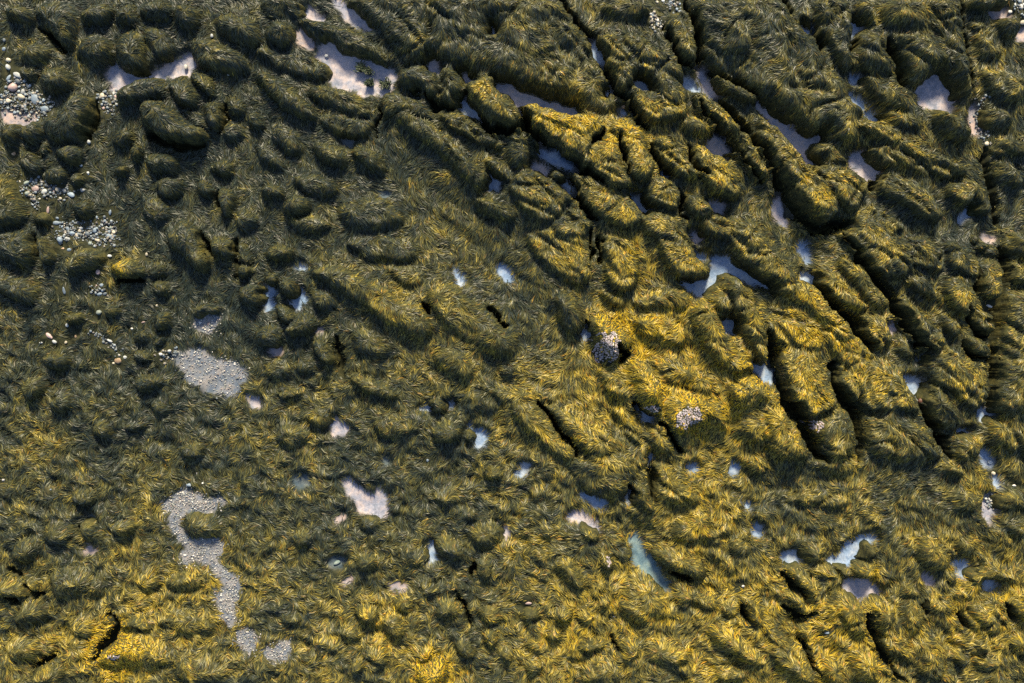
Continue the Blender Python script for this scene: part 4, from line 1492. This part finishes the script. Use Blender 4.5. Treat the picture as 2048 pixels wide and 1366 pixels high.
BAR = (SP + np.where(SHAL, .1, .05) * perlin(GX / .13, GY / .13, 87) > -.03) | BALD | (CV < 1.0)
heap_thin = HEAPM

def locks(spacing, region, Lmin, Lmax, K, wdt, half, lift):
    """jittered lock roots inside region, each lock a hank of K strands lying along the drape field"""
    nx, ny = int(22.9 / spacing), int(15.6 / spacing)
    a, b = np.meshgrid(np.arange(nx), np.arange(ny))
    x = -11.45 + (a.ravel() + rng.random(nx * ny)) * spacing; y = -7.8 + (b.ravel() + rng.random(nx * ny)) * spacing
    ii = ((x - X0) / RES + .5).astype(int); jj = ((y - Y0) / RES + .5).astype(int)
    ok = region[jj, ii] & ~BAR[jj, ii] & ~((heap_thin[jj, ii]) & (rng.random(len(x)) < .93)) & ~(STONE_FREE[jj, ii] & (rng.random(len(x)) < .8))
    x, y, ii, jj = x[ok], y[ok], ii[ok], jj[ok]
    n = len(x)
    own = OWN[jj, ii]
    L = rng.uniform(Lmin, Lmax, n)
    rot = rng.normal(0, .2, n) + .5 * perlin(x / .09, y / .09, 83); curl = rng.normal(0, .5, n) + 2.2 * perlin(x / .16, y / .16, 85)
    S = 6
    Px = np.empty((n, S + 1)); Py = np.empty((n, S + 1)); Tx = np.empty((n, S + 1)); Ty = np.empty((n, S + 1))
    cx, cy = x.copy(), y.copy()
    for s in range(2):                                         # holdfast lies upslope, the hank drapes across its sample point
        u, v = samp(U, cx, cy), samp(Vv, cx, cy)
        st = L / S / np.sqrt(1 + samp(SLOPE, cx, cy) ** 2)
        cx, cy = cx - u * st, cy - v * st
    ddx = ddy = None
    for s in range(S + 1):
        u, v = samp(U, cx, cy), samp(Vv, cx, cy)
        q = rot + curl * (s / S - .3)
        du, dv = u * np.cos(q) - v * np.sin(q), u * np.sin(q) + v * np.cos(q)
        if ddx is not None:
            du, dv = .6 * ddx + .4 * du, .6 * ddy + .4 * dv
        m = np.hypot(du, dv) + 1e-6
        ddx, ddy = du / m, dv / m
        Px[:, s], Py[:, s], Tx[:, s], Ty[:, s] = cx, cy, ddx, ddy
        st = L / S / np.sqrt(1 + samp(SLOPE, cx, cy) ** 2)
        cx, cy = cx + ddx * st, cy + ddy * st
    J = 3
    t0 = rng.uniform(0, .22, (n, K)); lf = rng.uniform(.5, .78, (n, K))
    hit = samp(SP, Px, Py) > (.02 + .12 * rng.random(n) ** 4)[:, None]                               # hanks stop where open water, bare rock or loose stones begin
    hit |= samp(BALD.astype(float), Px, Py) > .5
    hit |= samp(CARVE, Px, Py) > .8                             # and at the lips of the clefts
    stop = np.where(hit.any(1), hit.argmax(1), S + 2) / S
    inside = samp(CARVE, x, y) > .8
    stop = np.where(inside, 2.0, stop)
    lf = np.minimum(lf, stop[:, None] + rng.random((n, K)) * .12 - t0)
    cut = lf < .1
    lf = np.maximum(lf, .1)
    off = rng.normal(0, wdt, (n, K)); lay = rng.random((n, K)) * lift * .7 + .004
    ph = rng.random((n, K)) * 6.28; wav = rng.uniform(.3, 1, (n, K)) * .009
    amp = lift * rng.uniform(.2, 1.3, n)
    roll = rng.normal(0, .65, (n, K))
    hwid = half * rng.uniform(.65, 1.3, (n, K))
    rows = np.arange(n)[:, None]
    V = np.empty((n, K, 5, 3), np.float32)
    for j in range(J):
        t = j / (J - 1)
        f = np.clip((t0 + lf * t) * S, 0, S - .001); k = f.astype(int); fr = f - k
        lerp = lambda A: A[rows, k] * (1 - fr) + A[rows, k + 1] * fr
        tx, ty = lerp(Tx), lerp(Ty)
        o_ = off * (1.05 - .6 * t) + wav * np.sin(ph + t * 5.5)
        X = lerp(Px) - ty * o_; Y = lerp(Py) + tx * o_
        Z = samp(HC, X, Y) + lay * (1 - .6 * t) + amp[:, None] * math.sin(math.pi * min(1, t * .9 + .05)) * .9
        wj = hwid * (.85, 1.1, 0)[j]
        cr, sr = np.cos(roll), np.sin(roll)
        wx, wy, wz = -ty * cr * wj, tx * cr * wj, sr * wj
        if j < 2:
            V[:, :, 2 * j] = np.stack([X + wx, Y + wy, Z + wz], -1)
            V[:, :, 2 * j + 1] = np.stack([X - wx, Y - wy, Z - wz], -1)
        else:
            V[:, :, 4] = np.stack([X, Y, Z], -1)
    # strands that would trail across open water, bare rock or loose stones are combed away
    mx = V[:, :, 2]; tp = V[:, :, 4]
    lim = .05 + .08 * rng.random((n, K)) ** 3 + .1 * rng.random((n, K)) ** 2 * samp(SHAL.astype(float), mx[..., 0], mx[..., 1])
    far = np.maximum(samp(SP, tp[..., 0], tp[..., 1]), samp(SP, mx[..., 0], mx[..., 1])) > lim
    bz = (samp(BALD.astype(float), tp[..., 0], tp[..., 1]) > .5) | ((samp((HEAPM | STONE_FREE).astype(float), tp[..., 0], tp[..., 1]) > .5) & (rng.random((n, K)) < .8))
    live = ~(far | bz | cut)
    # colour: pigment differs from plant to plant, tips are younger and yellower, with tuft highlights painted in
    g = samp(GOLDMAP, x, y)
    base = .01 + .1 * sstep(4.0, -6.0, y) + .17 * sstep(-5, 3, x + .25 * y) - .05 * sstep(1, -7, x) + .32 * samp(SHORT.astype(float), x, y) + .9 * np.clip(g, 0, 1) + .3 * fbm(x / .7, y / .7, 71, 2) + .55 * perlin(Px / .085, Py / .085, 79).mean(1) + .3 * perlin(x / 1.9, y / 1.9, 75) + .45 * perlin(x / .22, y / .22, 76)  # stubble is yellower; sunlit brightness is also painted onto ledge tops and rightward
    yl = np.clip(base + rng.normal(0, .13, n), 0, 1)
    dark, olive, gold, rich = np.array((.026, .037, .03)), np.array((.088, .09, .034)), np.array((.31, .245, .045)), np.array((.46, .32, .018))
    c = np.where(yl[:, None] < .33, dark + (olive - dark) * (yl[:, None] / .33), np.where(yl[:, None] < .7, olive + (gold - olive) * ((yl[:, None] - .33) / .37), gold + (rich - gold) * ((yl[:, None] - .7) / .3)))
    c = c * rng.uniform(.75, 1.25, (n, 1))
    br = rng.random(n) < .07
    c[br] = c[br] * (1.15, .85, .8)
    cs = c[:, None] * rng.uniform(.6, 1.4, (n, K, 1))
    C = np.ones((n, K, 5, 4), np.float32)
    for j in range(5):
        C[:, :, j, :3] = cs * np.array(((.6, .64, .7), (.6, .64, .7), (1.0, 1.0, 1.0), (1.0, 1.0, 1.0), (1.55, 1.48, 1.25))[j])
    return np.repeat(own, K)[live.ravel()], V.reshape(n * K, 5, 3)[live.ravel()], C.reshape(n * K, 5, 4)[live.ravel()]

LONG = ~SHORT
packs = [locks(.0305, LONG, .11, .3, 2, .01, .0043, .013),
         locks(.028, SHORT, .06, .15, 2, .01, .0046, .009)]
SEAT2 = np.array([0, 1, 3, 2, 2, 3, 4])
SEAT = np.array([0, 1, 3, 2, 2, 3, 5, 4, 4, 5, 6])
n_str = 0
by_owner = {}
for own, V, C in packs:
    n_str += len(own)
    order = np.argsort(own, kind='stable'); so = own[order]
    cut = np.flatnonzero(np.diff(so)) + 1
    for ids in np.split(order, cut):
        by_owner.setdefault(int(own[ids[0]]), []).append((V[ids].reshape(-1, 3), C[ids].reshape(-1, 4)))
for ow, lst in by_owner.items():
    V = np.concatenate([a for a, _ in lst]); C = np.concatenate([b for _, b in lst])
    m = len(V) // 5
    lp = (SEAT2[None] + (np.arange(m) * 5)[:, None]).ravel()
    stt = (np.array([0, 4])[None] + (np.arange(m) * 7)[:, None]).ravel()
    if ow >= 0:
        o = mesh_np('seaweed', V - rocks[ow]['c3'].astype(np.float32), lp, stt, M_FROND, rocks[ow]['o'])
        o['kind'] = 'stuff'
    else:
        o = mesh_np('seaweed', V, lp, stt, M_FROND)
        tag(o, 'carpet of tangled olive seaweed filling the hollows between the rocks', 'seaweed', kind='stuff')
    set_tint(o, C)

# four dark weed clumps standing in the big pool
for q, (x, y, s) in enumerate(((628, 405, .1), (672, 428, .075), (682, 495, .075), (776, 505, .1))):
    cx, cy = to_m(512 + x / 2.996, y / 2.996)
    K = 90
    th = rng.random(K) * 6.28; ln_ = s * rng.uniform(.5, 1.25, K)
    V = np.empty((K, 7, 3)); hw = .009
    bx, by = cx + rng.normal(0, s * .35, K), cy + rng.normal(0, s * .35, K)
    for j in range(4):
        t = j / 3
        th2 = th + .8 * t * np.sin(th * 3)
        X = bx + np.cos(th2) * ln_ * t; Y = by + np.sin(th2) * ln_ * t
        Z = -.12 + .16 * math.sin(t * 2.2) + rng.random(K) * .02
        if j < 3:
            V[:, 2 * j] = np.stack([X - np.sin(th2) * hw, Y + np.cos(th2) * hw, Z], -1); V[:, 2 * j + 1] = np.stack([X + np.sin(th2) * hw, Y - np.cos(th2) * hw, Z], -1)
        else:
            V[:, 6] = np.stack([X, Y, Z], -1)
    lp = (SEAT[None] + (np.arange(K) * 7)[:, None]).ravel(); stt = (np.array([0, 4, 8])[None] + (np.arange(K) * 11)[:, None]).ravel()
    o = mesh_np('seaweed_clump', V.reshape(-1, 3) - (cx, cy, 0), lp, stt, M_FROND)
    o.location = (cx, cy, 0)
    set_tint(o, np.repeat(np.c_[np.array([(.03, .045, .02)]) * rng.uniform(.6, 1.6, (K, 1)), np.ones(K)], 7, 0))
    tag(o, ['larger dark weed clump in the middle of the big pink-and-blue pool', 'dark weed clump touching the larger middle clump of the big pool',
            'small dark weed clump at the lower edge of the big pool', 'dark weed clump in the lower right corner of the big pool'][q], 'seaweed', 'weed clumps standing in the big pool')
